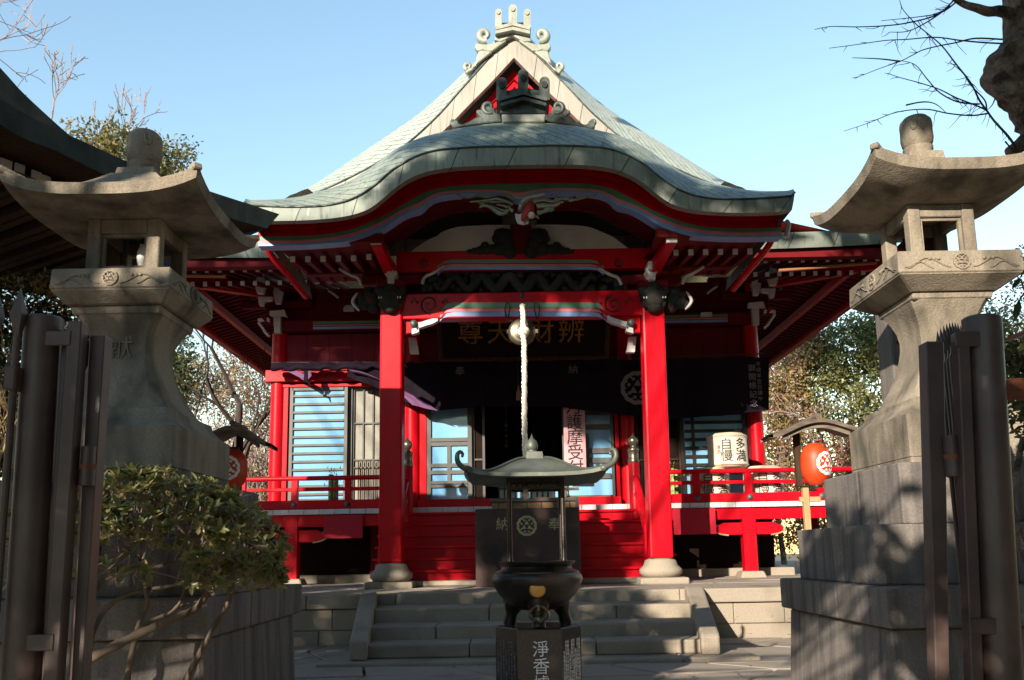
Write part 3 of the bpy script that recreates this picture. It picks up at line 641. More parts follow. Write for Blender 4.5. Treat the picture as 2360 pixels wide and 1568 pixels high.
# ---- windows and doors
def lattice(name, x0, x1, yt, yb, Y, cols, rows, bar, m_bar, m_pane, edge=8, depth=.05, tilt=0):
    """a framed leaf: outer frame, bars, one glazed sheet behind"""
    f = MB(); RB(f, x0, x0 + edge, yt, yb, Y, -depth, .02); RB(f, x1 - edge, x1, yt, yb, Y, -depth, .02)
    RB(f, x0 + edge, x1 - edge, yt, yt + edge, Y, -depth, .02); RB(f, x0 + edge, x1 - edge, yb - edge, yb, Y, -depth, .02)
    o = f.build(name, m_bar, hall, bevel=.004)
    p = RB(MB(), x0 + edge, x1 - edge, yt + edge, yb - edge, Y, .0, .015).build("pane", m_pane, o)
    b = MB(); 
    for y in rows: RB(b, x0 + edge, x1 - edge, y - bar, y + bar, Y, -depth * .9, -.002)
    for (x, ya, yb_) in cols: RB(b, x - bar, x + bar, ya, yb_, Y, -depth * .8, -.003)
    b.build("glazing_bars", m_bar, o)
    return o
rb("door_post", 652, 664, 892, 1158, YH, -.08, .1, M_['red'])
rb("window_reveal", 664, 932, 888, 897, YH, .02, .1, M_['frame'])
lattice("slatted_window", 667, 801, 893, 1158, YH - .02, [], [914 + 18.9 * k - 1 for k in range(13)], 2.6, M_['frame'], M_['glass_sky'], 8)
lattice("window_leaf", 803, 812, 893, 1158, YH + .05, [], [], 1, M_['frame'], M_['frame'], 2)
lattice("paper_window", 812, 932, 895, 1158, YH + .10, [(860, 895, 1158), (838, 895, 1060), (885, 895, 1060)], [976, 1060, 1078], 1.6, M_['frame'], M_['shoji'], 5)
for k in range(7): rb("grille_bar", 824 + 9 * k, 826.5 + 9 * k, 1062, 1158, YH, .02, .05, M_['darkwood'])
rb("door_post", 968, 984, 930, 1160, YH, -.10, .1, M_['red'])
dz = lambda x: -(x - 1035) * .0175
lattice("door_leaf", 984, 1088, 925, 1162, YH - .03, [(1035, 1026, 1113)], [1014, 1034 - 10, 1076 - 3, 1089, 1113, 1121 - 1], 4.2, M_['frame'], M_['glass_sky'], 10)
lattice("door_leaf", 1296, 1418, 910, 1152, YH - .03, [(1352, 1000, 1100), (1345, 960, 975)], [952, 985, 1040, 1062, 1098], 6, M_['frame'], M_['glass_sky'], 10)
lattice("inner_door", 1088, 1118, 930, 1162, YH + .06, [], [1060, 1100], 2, M_['frame'], M_['interior'], 6)
rb("door_post", 1413, 1426, 900, 1160, YH, -.08, .1, M_['red'])
rb("sill_beam", 968, 1428, 1150, 1171, YH, -.35, .0, M_['red'], bevel=.01)
rb("sill_beam", 640, 932, 1157, 1172, YH, -.15, .1, M_['red'], bevel=.01)
lattice("slatted_window", 1568, 1722, 915, 1150, YH - .02, [(1598, 915, 1150)], [935 + 19.5 * k for k in range(10)], 3.4, M_['black'], M_['glass_sky'], 9)
rb("door_post", 1722, 1736, 880, 1160, YH, -.08, .1, M_['redshade'])
lattice("paper_window", 1466, 1568, 880, 1150, YH + .08, [(1515, 880, 1150)], [965, 1060], 2.0, M_['darkwood'], M_['interior'], 5)
rb("sill_beam", 1465, 1730, 1146, 1164, YH, -.15, .1, M_['red'], bevel=.01)
m_ = MB()
# white folding bars in the middle doorway and behind the railings
for (xa, xb, n, ya, yb, Y) in ((1150, 1300, 12, 1108, 1150, 20.0), (1484, 1566, 6, 1092, 1150, 19.2)):
    s_ = RB(MB(), xa, xb, ya, yb, Y, .04, .06).build("low_screen", M_['glass_sky'], hall)
    for k in range(n + 1):
        x = xa + (xb - xa) * k / n; RB(MB(), x - 1.8, x + 1.8, ya, yb, Y, -.02, .03).build("screen_bar", M_['black'], s_)
    RB(MB(), xa, xb, ya + 16, ya + 20, Y, -.025, .02).build("screen_rail", M_['black'], s_)

# ---- veranda
VX0, VX1 = -6.9, 7.15
m_ = MB(); m_.box(VX0, VX1, YV, YH + .1, ZF - .10, ZF); m_.build("veranda_floor", M_['darkwood'], hall)
n = 46
for k in range(n):                                               # floor boards show their white-painted ends
    a = VX0 + (VX1 - VX0) * k / n; bx = a + (VX1 - VX0) / n
    m_ = MB(); m_.box(a + .004, bx - .004, YV - .03 - .004 * (k % 3), YV, ZF - .10, ZF); m_.build("board_end", M_['white'], hall, bevel=.004)
m_ = MB(); m_.box(VX0, VX1, YV + .03, YV + .2, ZF - .34, ZF - .101); m_.build("edge_beam", M_['red'], hall, bevel=.01)
for (x, yt, yb) in ((672, 1190, 1318), (1730, 1186, 1300)):
    a = U(x, yb, YV + .12); m_ = MB(); m_.box(a.x - .13, a.x + .13, YV + .02, YV + .28, ZP + .10, ZF - .1); m_.build("veranda_post", M_['red'], hall, bevel=.015)
    m_ = MB(); m_.frustum(a.x, YV + .15, ZP - .02, .26, .26, ZP + .12, .21, .21); m_.build("post_stone", M_['granite'], hall, bevel=.02)
    for s in (-1, 1):
        arm = [(0, -.40), (.36, -.40), (.50, -.46), (.55, -.56), (.46, -.62), (.3, -.64), (0, -.64)]
        m_ = MB(); m_.prism([(a.x + s * (.13 + q), YV + .06, ZF + w) for q, w in arm], (0, .16, 0)); m_.build("boat_bracket", M_['red'], hall, bevel=.01)
        e = spline([(a.x + s * (.13 + .50), YV + .05, ZF - .44), (a.x + s * (.13 + .57), YV + .05, ZF - .55), (a.x + s * (.13 + .46), YV + .05, ZF - .62), (a.x + s * .42, YV + .05, ZF - .65)], 4)
        m_ = MB(); m_.tube(e, .016, 6); m_.build("bracket_trim", M_['palegold'], hall, smooth=60)
for x in (-5.9, -2.9, 3.2, 6.3):
    m_ = MB(); m_.box(x - .12, x + .12, 18.0, 18.24, ZP, ZF - .1); m_.build("floor_post", M_['redshade'], hall)
# railing in two runs either side of the steps
for xa, xb in ((VX0 - .25, xx(875, 1120, YV)), (xx(1548, 1120, YV), VX1 + .3)):
    m_ = MB(); m_.tube([(xa, YV + .1, 2.80), (xb, YV + .1, 2.80)], .048, 12); m_.build("top_rail", M_['red'], hall, smooth=50)
    m_ = MB(); m_.box(xa, xb, YV + .06, YV + .14, 2.54, 2.61); m_.build("middle_rail", M_['red'], hall, bevel=.008)
    m_ = MB(); m_.box(xa, xb, YV + .0, YV + .16, ZF + .005, ZF + .185); m_.build("bottom_rail", M_['red'], hall, bevel=.012)
    for px in (680, 803, 1605, 1725, 560, 1890):
        x = xx(px, 1130, YV + .1)
        if xa < x < xb:
            m_ = MB(); m_.box(x - .065, x + .065, YV + .035, YV + .165, ZF + .18, 2.76); m_.build("rail_post", M_['red'], hall, bevel=.008)
            m_ = MB(); m_.lathe([(.0, .035), (.02, .035), (.05, .02), (.065, .0), (.065, -.01)], (0, 0, 0), 16); m_.v = [(p[0] + x, YV - p[2] - .002, p[1] + ZF + .095) for p in m_.v]; m_.build("nail_cover", M_['copper_dark'], hall, smooth=50)
            m_ = MB(); m_.lathe([(.0, .02), (.018, .018), (.03, .0)], (0, 0, 0), 12); m_.v = [(p[0] + x, YV + .058 - p[2], p[1] + 2.575) for p in m_.v]; m_.build("nail_cover", M_['copper_dark'], hall, smooth=50)
# ---- wooden steps with newels and sloping handrails
SX0, SX1 = X0 - 2.72, X0 + 2.72
for k in range(6):
    y0 = 15.30 + k * .27; zt = ZP + .06 + (k + 1) * (ZF - ZP - .06) / 6.5
    m_ = MB(); m_.box(SX0, SX1, y0 + .03, YV + .05, ZP if k == 0 else zt - .26, zt - .05); m_.build("step_riser", M_['red'], hall)
    m_ = MB(); m_.box(SX0 - .04, SX1 + .04, y0 - .02, y0 + .32, zt - .05, zt); m_.build("step_tread", M_['red'], hall, bevel=.01)
m_ = MB(); m_.box(SX0 - .1, SX1 + .1, 15.0, 15.4, ZP, ZP + .09); m_.build("step_kerb", M_['granite'], hall, bevel=.02)
for px, sg in ((938, -1), (1465, 1)):
    b = U(px, 1160, YV - .12); x = b.x
    m_ = MB(); m_.lathe([(.115, ZF - .3), (.115, 2.98), (.105, 3.0)], (x, YV - .1, 0), 20); m_.build("newel_post", M_['red'], hall, smooth=40)
    prof_ = [(.118, 2.98), (.122, 3.0), (.118, 3.04), (.108, 3.06), (.108, 3.20), (.118, 3.22), (.118, 3.25), (.10, 3.27), (.06, 3.29), (.055, 3.32), (.09, 3.36), (.105, 3.41), (.095, 3.46), (.05, 3.50), (.02, 3.54), (.0, 3.58)]
    m_ = MB(); m_.lathe(prof_, (x, YV - .1, 0), 24); m_.build("newel_cap", M_['brass'], hall, smooth=60)
    for zo, w, h in ((2.72, .085, .10), (2.40, .06, .09)):
        pts = spline([(x, YV - .1, zo), (x, 16.2, zo - .30), (x, 15.7, zo - .75), (x, 15.25, zo - 1.05)], 6)
        m_ = MB(); m_.tube(pts, w * .7, 8); m_.build("sloping_rail", M_['red'], hall, smooth=50)
    m_ = MB(); m_.box(x - .08, x + .08, 15.2, 15.36, ZP, ZP + 1.0); m_.build("lower_newel", M_['red'], hall, bevel=.01)

# ---------------------------------------------------------------- main roof
YG = 17.0
def d_left(pts, Y): return [(AXG(Y) - U(x, y, Y).x, U(x, y, Y).z) for x, y in pts]
def AXG(Y): return X0
BND = [(1174.5, 82), (1120, 142), (1063, 206), (1004, 272), (925, 341), (803, 411), (700, 456)]
INN = [(1182.6, 135), (1130, 192), (1075, 248), (1018, 305), (930, 372), (805, 440), (700, 486)]
SIL = [(1140, 94), (1074.6, 162), (979, 251), (909, 302), (832, 353.5), (774, 393), (726, 424), (688, 443), (653, 461)]
def gpro(pts, Y, u1, n=40, apex=None, tail=None):
    q = d_left(pts, Y)
    if apex is not None: q.append((0.0, apex))
    if tail: q += tail
    q = sorted(q); xs = [a for a, _ in q]; ys = [b for _, b in q]; d = []
    for i in range(len(xs)):
        a, b = max(i - 1, 0), min(i + 1, len(xs) - 1); d.append((ys[b] - ys[a]) / (xs[b] - xs[a]))
    return [(u1 * k / (n - 1), herm(xs, ys, d, u1 * k / (n - 1))) for k in range(n)]
za = U(1184, 76, YG).z
gB = gpro(BND, YG, 4.3, apex=za); gI = gpro(INN, YG, 4.3, apex=U(1184, 133, YG).z)
YS = YG + .75
zs = U(1184, 48, YS).z
gS = gpro(SIL, YS, 5.05, apex=zs)
gS2 = gpro(SIL, YS, 8.0, n=60, apex=zs, tail=[(5.6, 8.32), (6.6, 7.86), (8.0, 7.5)])
gSb = [(u * 5.05 / 4.3, z) for u, z in gS]
sB = mir([(u * 1.0, z) for u, z in gB], YG); 
gS_m = gpro(SIL, YS, 4.75, apex=zs)
sS = mir(gS_m, YS)
m_ = MB(); m_.loft([sB, mid(sB, sS, .5, V((0, -.03, .06))), sS]); m_.build("gable_verge", M_['copper_main'], hall, smooth=50)
m_ = MB(); a = mir(gS2, YS); m_.loft([a, [p + V((0, 5.6, 0)) for p in a], [p + V((0, 11.3, 0)) for p in a]]); m_.build("main_roof", M_['copper_main'], hall, smooth=50)
# front hip skirt under the gable, down to the front eave
rows = []
for t in range(7):
    f = t / 6; rows.append([V((X0 + (k / 20 - 1) * (4.9 + 3.1 * f), YG + .6 - 1.55 * f, 7.95 - .52 * f ** .8 + .12 * abs(k / 20 - 1) ** 4 * f)) for k in range(41)])
m_ = MB(); m_.loft(rows)
for s in (0, 40):                                                 # side hips from skirt corners to the long eaves
    m_.loft([[r_[s] for r_ in rows], [V((p.x, YS + .01, max(p.z, 0) + .03)) for p in [r_[s] for r_ in rows]]])
m_.build("front_hip_roof", M_['copper_main'], hall, smooth=50)
ye, ze = YG + .6 - 1.55, 7.43
m_ = MB()
for s in (-1, 1):
    q = [V((X0 + s * (1.0 + 7.0 * k / 20), ye, ze + .12 * (k / 20) ** 4)) for k in range(21)]
    m_.loft([q, [p + V((0, -.03, -.16)) for p in q], [p + V((0, .02, -.32)) for p in q]])
    c = q[-1]; e = [c + V((s * .0, j * .6, -.12 * min(1, j / 4))) for j in range(21)]
    m_.loft([e, [p + V((s * .03, 0, -.16)) for p in e], [p + V((-s * .02, 0, -.32)) for p in e]])
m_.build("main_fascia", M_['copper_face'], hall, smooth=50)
for s in (-1, 1):
    xe = X0 + s * 8.0; xw = HX[0] if s < 0 else HX[3]
    m_ = MB(); m_.box(min(xe - s * .05, xe - s * .22), max(xe - s * .05, xe - s * .22), ye + .1, 28.2, 6.86, 7.10); m_.build("side_eave_board", M_['red'], hall)
    m_ = MB(); m_.add([(xe - s * .1, ye + .1, 7.08), (xe - s * .1, 28.2, 7.08), (xw, 28.2, 7.75), (xw, ye + .1, 7.75)], [(0, 1, 2, 3)]); m_.build("side_soffit", M_['redshade'], hall)
    m_ = MB(); xa, xb = sorted((X0 + s * 3.6, xe)); m_.box(xa, xb, ye + .12, ye + .34, 6.98, 7.14); m_.add([(xa, ye + .3, 7.12), (xb, ye + .3, 7.12), (xb, YH + .2, 7.75), (xa, YH + .2, 7.75)], [(0, 1, 2, 3)]); m_.build("front_soffit", M_['redshade'], hall)
    for k in range(16):
        x = (xx(502 + 29.4 * (k - 3), 592, 16.3) if s < 0 else xx((600 + 0) * 0 + (1400 + (1950 + 90 * (k - 1)) / 2.6133) / 1.195, 577, 16.3))
        if abs(x - X0) < 7.9 and abs(x - X0) > 3.7:
            zf = 7.02; rafter((x, ye + .38, zf - .02), (x, YH, zf + .50), .075, .085, True)
        x = (xx(447.6 + 28.6 * (k - 4), 622, 16.9) if s < 0 else xx((1400 + (1765 + 86 * (k - 1)) / 2.6133) / 1.195, 600, 16.9))
        if abs(x - X0) < 7.9 and abs(x - X0) > 3.7: rafter((x, 16.85, 6.86), (x, YH, 7.30), .08, .09, True)
    for k in range(48):
        y = ye + .55 + k * .24; rafter((xe - s * .25, y, 7.0), (xw, y, 7.62), .085, .11, False, name="side_rafter")
    m_ = MB(); m_.beam((xe - s * 1.05, ye + 1.0, 6.98), (xe - s * 1.05, 28, 6.98), .12, .16); m_.build("soffit_purlin", M_['red'], hall)
    m_ = MB(); m_.beam((xe - s * .1, ye + .15, 6.95), (xw, YH, 7.2), .16, .26); m_.build("hip_rafter", M_['red'], hall)
    rb_o = [U(*p, 16.5) for p in ([(420, 636), (520, 638)] if s < 0 else [(1795, 624), (2020, 606)])]
    m_ = MB(); m_.tube([rb_o[0], rb_o[1]], .035, 8); m_.build("gutter_pipe", mat("copper_pipe", (.30, .12, .06), rough=.5), hall, smooth=60)
# bargeboards, gable wall
b, c = mir(gB, YG), mir(gI, YG)
for s, sl in (("l", slice(0, 40)), ("r", slice(39, 79))):
    m_ = MB(); bb, cc = b[sl], c[sl]
    m_.loft([bb, cc, [p + V((0, .14, 0)) for p in cc], [p + V((0, .14, 0)) for p in bb]]); m_.build("gable_bargeboard", M_['copper_barge'], hall, smooth=40)
m_ = MB(); m_.tube([p + V((0, -.01, 0)) for p in b], .018, 6); m_.build("verge_edge", M_['copper_dark'], hall, smooth=60)
c2_ = [p + V((0, .45, 0)) for p in c]
m_ = MB(); m_.add(c2_ + [V((c2_[-1].x, YG + .45, 7.6)), V((c2_[0].x, YG + .45, 7.6))], [tuple(range(len(c2_) + 2))]); m_.build("gable_wall", M_['redpink'], hall)
for dz_, h in ((.12, .2), (.42, .12)):
    m_ = MB(); q0 = [p + V((0, .33 - dz_ * .2, -dz_)) for p in c[8:71]]; q1 = [p + V((0, 0, -h)) for p in q0]
    m_.loft([q0, q1, [p + V((0, .2, 0)) for p in q1], [p + V((0, .2, 0)) for p in q0]]); m_.build("gable_rail", M_['red'], hall, smooth=40)
m_ = MB(); q = [U(*r1(*p), YG + .4) for p in ((560, 1110), (640, 1010), (800, 850), (1000, 1000), (1100, 1110))]; m_.prism(q, (0, .03, 0)); m_.build("gable_plaster", M_['plaster'], hall)
m_ = MB(); za2 = zz(1184, 66, YS); m_.box(X0 - .32, X0 + .32, YS - .3, 29, za2 - .6, za2 - .06); m_.box(X0 - .38, X0 + .38, YS - .25, 29, za2 - .06, za2); m_.build("ridge", M_['copper_main'], hall, bevel=.03)

# ---- ridge-end ornaments with three drum finials and scroll wings
def ornament(f, Y, mbody, mface, pieces, parent=hall, name="ridge_ornament"):
    root = MB(); [root.prism([U(*f(*p), Y) for p in poly], (0, dp, 0)) for poly, dp in pieces['body']]
    o = root.build(name, mbody, parent, bevel=.02, seg=2)
    for (x0_, x1_, yt, yb, rc) in pieces['post']:
        w = (x1_ - x0_) / 2; cx = (x0_ + x1_) / 2
        arc = [(cx + w * math.cos(a), yt + w + -w * math.sin(a)) for a in [math.pi * k / 12 for k in range(13)]]
        m_ = MB(); m_.prism([U(*f(*p), Y - .06) for p in arc + [(x0_, yb), (x1_, yb)]], (0, .5, 0)); q = m_.build("drum_finial", mbody, o, smooth=40)
        arc2 = [(cx + w * .55 * math.cos(a), yt + w * rc - w * .62 * math.sin(a)) for a in [2 * math.pi * k / 20 for k in range(20)]]
        m_ = MB(); m_.prism([U(*f(*p), Y - .085) for p in arc2], (0, .03, 0)); m_.build("drum_face", mface, o)
    for pts in pieces['chev']:
        m_ = MB(); t_ = [U(*f(*p), Y - .12) for p in pts]; q_ = [U(*f(p[0], p[1] + 32), Y - .12) for p in pts]
        m_.loft([t_, q_, [p + V((0, .5, 0)) for p in q_], [p + V((0, .5, 0)) for p in t_], t_]); m_.build("cornice_band", mbody, o)
    for pts, r in pieces['scroll']:
        sp = spline([U(*f(*p), Y + .05) for p in pts], 6); n_ = len(sp) - 1
        m_ = MB(); m_.tube(sp, [max(.015, r * (1 - .75 * (i / n_) ** 2)) for i in range(n_ + 1)], 10); m_.build("scroll_wing", mbody, o, smooth=60)
    for poly in pieces['wing']:
        m_ = MB(); m_.prism([U(*f(*p), Y + .02) for p in poly], (0, .16, 0)); m_.build("scroll_wing", mbody, o, bevel=.025, seg=2)
    return o
def spir(cx, cy, r, a0, turns, n=14, shrink=.75): return [(cx + r * (1 - shrink * k / n) * math.cos(a0 + turns * 2 * math.pi * k / n), cy + r * (1 - shrink * k / n) * math.sin(a0 + turns * 2 * math.pi * k / n)) for k in range(n + 1)]
MX = 757
mirx = lambda pts, c=MX: [(2 * c - x, y) for x, y in pts]
wingU = [(700, 385), (640, 395), (560, 425), (470, 430), (395, 420), (380, 460), (410, 500), (430, 500), (470, 490), (520, 505), (560, 500), (600, 470), (690, 405)]
wing2 = [(420, 500), (400, 560), (385, 640), (350, 660), (300, 665), (285, 690), (310, 720), (330, 705), (360, 690), (440, 600), (560, 505), (470, 490)]
ornament(r1, YG - .12, M_['copper_light'], M_['copper_light'], dict(
    body=[([(595, 300), (918, 300), (925, 370), (945, 405), (870, 412), (755, 350), (640, 412), (575, 392)], .45), ([(590, 262), (755, 225), (922, 262), (922, 300), (590, 300)], .45)],
    post=[(583, 648, 85, 270, 1.0), (715, 797, 42, 240, 1.0), (862, 933, 88, 270, 1.0)],
    chev=[[(585, 262), (755, 218), (925, 262)], [(585, 300), (755, 262), (925, 300)]],
    scroll=[(spir(480, 352, 62, 1.2, 1.2), .085), (spir(1040, 352, 62, 1.94, -1.2), .085), (spir(318, 655, 36, 1.9, 1.1), .05), (spir(1212, 655, 36, 1.24, -1.1), .05)],
    wing=[wingU, mirx(wingU), wing2, mirx(wing2, 762)]))
wl = [(650, 1195), (640, 1130), (590, 1100), (575, 1050), (510, 1030), (470, 1070), (400, 1075), (395, 1100), (430, 1140), (390, 1150), (330, 1190), (260, 1215), (230, 1210), (220, 1180), (180, 1168), (150, 1195), (155, 1240), (190, 1262), (260, 1245), (400, 1225), (540, 1205)]
ornament(r1, YE + .80, M_['copper_dark'], M_['black'], dict(
    body=[([(640, 1000), (860, 940), (1075, 1000), (1085, 1118), (630, 1118)], .5), ([(600, 985), (640, 900), (860, 850), (1080, 900), (1100, 980), (860, 930)], .4)],
    post=[(595, 700, 758, 985, 1.5), (806, 910, 680, 960, 1.6), (1018, 1120, 752, 980, 1.5)],
    chev=[[(625, 960), (860, 895), (1090, 960)], [(635, 1010), (860, 950), (1085, 1010)]],
    scroll=[(spir(520, 1060, 62, 1.0, 1.2), .05), (spir(1200, 1060, 62, 2.14, -1.2), .05), (spir(175, 1205, 26, 1.9, 1.0), .03), (spir(1540, 1200, 26, 1.2, -1.0), .03)],
    wing=[wl, [(1568 + 150 - x + 2, y + (x - 650) * -.012) for x, y in wl]]))
m_ = MB(); m_.prism([U(*r1(*p), YE + .66) for p in ((645, 1120), (1080, 1118), (1068, 1198), (662, 1200))], (0, .6, 0)); m_.build("ornament_plinth", M_['copper_light'], hall, bevel=.015)
m_ = MB(); m_.box(X0 - .3, X0 + .3, YE + 1.2, 17, 7.5, 7.9); m_.build("porch_ridge", M_['copper_dark'], hall, bevel=.04)
# ================================================================ stone lanterns
def crest(mb, P, r, th=.012):
    """scalloped ring with inward hooks round three triangles; P(u, v, w) places a flat point on the surface"""
    n = 72; ro, ri = [], []
    for k in range(n):
        a = 2 * math.pi * k / n; ro.append((r * (1 + .05 * abs(math.sin(6 * a))) * math.cos(a), r * (1 + .05 * abs(math.sin(6 * a))) * math.sin(a)))
        q = .80 - .13 * max(0, math.cos(12 * a)) ** 3; ri.append((r * q * math.cos(a), r * q * math.sin(a)))
    vs = [P(u, v, w) for w in (th, 0) for ring in (ro, ri) for u, v in ring]; fs = []
    for k in range(n):
        k2 = (k + 1) % n; fs += [(k, k2, n + k2, n + k), (k, 2 * n + k, 2 * n + k2, k2), (n + k, n + k2, 3 * n + k2, 3 * n + k)]
    mb.add(vs, fs)
    for (cx, cy) in ((0, .27), (-.27, -.17), (.27, -.17)):
        t = [(r * (cx + .27 * math.sin(a)), r * (cy + .27 * math.cos(a))) for a in (0, 2 * math.pi / 3, 4 * math.pi / 3)]
        vs = [P(u, v, w) for w in (th, 0) for u, v in t]; mb.add(vs, [(0, 1, 2), (0, 3, 4, 1), (1, 4, 5, 2), (2, 5, 3, 0)])
    for s in (-1, 1):                                                # curling petals beside the triangles
        for (a0, q) in ((.35, .56), (1.15, .60), (-.55, .58), (-1.25, .60)):
            a = a0 if s > 0 else math.pi - a0; ring = [(r * (q * math.cos(a) + .11 * math.cos(b)), r * (q * math.sin(a) + .11 * math.sin(b))) for b in [2 * math.pi * k / 10 for k in range(10)]]
            vs = [P(u, v, th) for u, v in ring]; mb.add(vs, [tuple(range(10))])
def sqring(cx, cy, h, z, ch=.12):
    c = h * ch; return [V((cx + a, cy + b, z)) for a, b in ((-h + c, -h), (h - c, -h), (h, -h + c), (h, h - c), (h - c, h), (-h + c, h), (-h, h - c), (-h, -h + c))]
def stone_lantern(cx, cy, Z, tiers, ledge, chw, label, bulb):
    t = thing("stone_lantern", label, "stone lantern", (cx, cy, 0), "stone lanterns flanking the path")
    ml = M_['lantern']; zs = Z
    (lx0, lx1, ly0, ly1, lz0, lz1) = ledge
    m = MB(); m.frustum((lx0 + lx1) / 2, (ly0 + ly1) / 2, -.05, (lx1 - lx0) / 2 - .02, (ly1 - ly0) / 2 - .06, lz0, (lx1 - lx0) / 2 - .06, (ly1 - ly0) / 2 - .10); m.build("plinth_wall", M_['plinth'], t, bevel=.02)
    for a, b in ((lx0, lx0 + (lx1 - lx0) * .38), (lx0 + (lx1 - lx0) * .38, lx1)):
        for y0, y1 in ((ly0, ly0 + .95), (ly0 + .95, ly0 + 1.75), (ly0 + 1.75, ly1)):
            m = MB(); m.box(a + .003, b - .003, y0 + .003, y1 - .003, lz0 + .001, lz1); m.build("plinth_coping", M_['plinth'], t, bevel=.018, seg=2)
    for hx, hy, z0, z1, mm, nx in tiers:
        for k in range(nx):
            for j in range(2):
                m = MB(); m.box(cx - hx + 2 * hx * k / nx + .002, cx - hx + 2 * hx * (k + 1) / nx - .002, cy - hy + hy * j + .002, cy - hy + hy * (j + 1) - .002, z0, z1); m.build("tier_block", mm, t, bevel=.014, seg=2)
    tz = tiers[-1][3]; b0 = zs['t3']; m = MB()
    rows = [sqring(cx, cy, h, z, .03) for h, z in ((.60, tz), (.60, b0), (.585, b0 + .01), (.53, b0 + .05), (.49, b0 + .10), (.48, b0 + .15), (.45, b0 + .16))]
    m.loft(rows, closed=True); m.add(rows[-1], [tuple(range(8))]); m.build("pedestal_base", ml, t, smooth=35)
    s0, s1 = b0 + .155, zs['slab0']; f = lambda q: s0 + (s1 - s0) * q
    sec = [(.44, 0), (.40, .06), (.345, .18), (.295, .32), (.26, .46), (.238, .60), (.235, .70), (.25, .80), (.285, .90), (.33, 1.0)]
    rows = [sqring(cx, cy, h, f(q), .16) for h, q in sec]; m = MB(); m.loft(rows, closed=True); shaft = m.build("shaft", ml, t, smooth=35)
    m = MB(); m.frustum(cx, cy, zs['slab0'], .335, .335, zs['slab1'], .345, .345); m.build("neck_slab", ml, t, bevel=.01)
    m = MB(); m.frustum(cx, cy, zs['slab1'], .37, .37, zs['ch0'], chw, chw); m.frustum(cx, cy, zs['ch0'] + .0005, chw, chw, zs['ch1'], chw * .985, chw * .985); ch = m.build("platform_slab", ml, t, bevel=.012)
    zc, hh = (zs['ch0'] + zs['ch1']) / 2, (zs['ch1'] - zs['ch0']) / 2
    inner = 1 if cx < 0 else -1
    for face in ('front', 'side'):
        if face == 'front': P = lambda u, v, w: V((cx + u, cy - chw - w + .002, zc + v))
        else: P = lambda u, v, w: V((cx + inner * (chw + w - .002), cy + u, zc + v))
        m = MB(); crest(m, P, hh * .72, .012); m.build("carved_crest", ml, ch)
        for s in (-1, 1):
            for amp, off, x0_, x1_ in ((.45, -.1, .18, .90), (.30, -.32, .45, .86)):
                pts = [P(s * chw * (x0_ + (x1_ - x0_) * k / 16), hh * (off - amp * math.cos(math.pi * 2 * k / 16) * .9), .002) for k in range(17)]
                m = MB(); m.tube(pts, hh * .075, 6); m.build("carved_wave", ml, ch, smooth=60)
            m = MB(); 
            for k in range(3): m.ball(P(s * chw * (.36 + .07 * k), hh * .25, 0), hh * .16, 8, 6)
            m.build("carved_cloud", ml, ch, smooth=60)
            bx = MB(); a, b2 = (P(s * chw * .12 if s > 0 else -chw * .95, 0, 0), 0)
            fr = [P(s * chw * q, v * hh, .0) for q, v in ((.95, .82), (.95, -.82), (.10, -.82), (.10, .82), (.95, .82))]
    fz0, fz1, fh = zs['ch1'], zs['fire'], .285
    m = MB()
    for a in (-1, 1):
        for b in (-1, 1):
            px, py = cx + a * (fh - .052), cy + b * (fh - .052); m.box(px - .052, px + .052, py - .052, py + .052, fz0, fz1)
    for z0, z1 in ((fz0 + .001, fz0 + .055), (fz1 - .115, fz1 - .001)):
        for a in (-1, 1):
            m.box(cx - fh + .102, cx + fh - .102, cy + a * (fh - .04) - .03, cy + a * (fh - .04) + .03, z0, z1); m.box(cx + a * (fh - .04) - .03, cx + a * (fh - .04) + .03, cy - fh + .102, cy + fh - .102, z0, z1)
    fb = m.build("firebox", ml, t, bevel=.008)
    m = MB()
    for z0, z1 in ((fz0 + .056, fz0 + .085), (fz1 - .142, fz1 - .116)): m.box(cx - fh + .105, cx + fh - .105, cy - fh + .035, cy - fh + .065, z0, z1)
    for a in (-1, 1): m.box(cx + a * (fh - .117) - .013, cx + a * (fh - .117) + .013, cy - fh + .036, cy - fh + .064, fz0 + .084, fz1 - .143)
    m.build("window_frame", ml, fb)
    m = MB(); m.box(cx - inner * (fh - .05) - .01, cx - inner * (fh - .05) + .01, cy - .2, cy + .2, fz0 + .05, fz1 - .08) if bulb else m.box(cx - .1, cx + .18, cy + fh - .05, cy + fh - .04, fz0 + .10, fz1 - .08); m.build("back_panel", M_['darkwood'], fb)
    if bulb:
        m = MB(); bz = (fz0 + fz1) / 2 - .02; m.lathe([(.0, bz - .075), (.028, bz - .068), (.034, bz - .03), (.036, bz - .025), (.042, bz + .01), (.040, bz + .05), (.025, bz + .085), (.022, bz + .12)], (cx + .05, cy - .05, 0), 16)
        m.build("light_bulb", M_['bulb'], t, smooth=50); m = MB(); m.tube([(cx + .05, cy - .05, bz + .12), (cx + .05, cy - .05, fz1)], .012, 6); m.build("bulb_flex", M_['black'], t)
    # roof: concave four-sided cap with upturned corners
    e0, e1, tip, rt = zs['eave0'], zs['eave1'], zs['tip'], zs['roof']; RH, N = .74, 16
    def ring(s, upper):
        out = []
        for side in range(4):
            for k in range(N):
                tt = -1 + 2 * k / N; up = (tip - e1) * (abs(tt) ** 3.2) * s ** 3
                if upper: h = .185 + (RH - .185) * s; z = e1 + (rt - e1) * (1 - s) ** 1.9 + up
                else: h = .31 + (RH - .02 - .31) * s; z = fz1 + (e0 - .022 - fz1) * s ** 1.5 + up * .9
                bow = h * (1 - .015 * (1 - tt * tt) * s); p = (tt * h, -bow)
                for _ in range(side): p = (-p[1], p[0])
                out.append(V((cx + p[0], cy + p[1], z)))
        return out
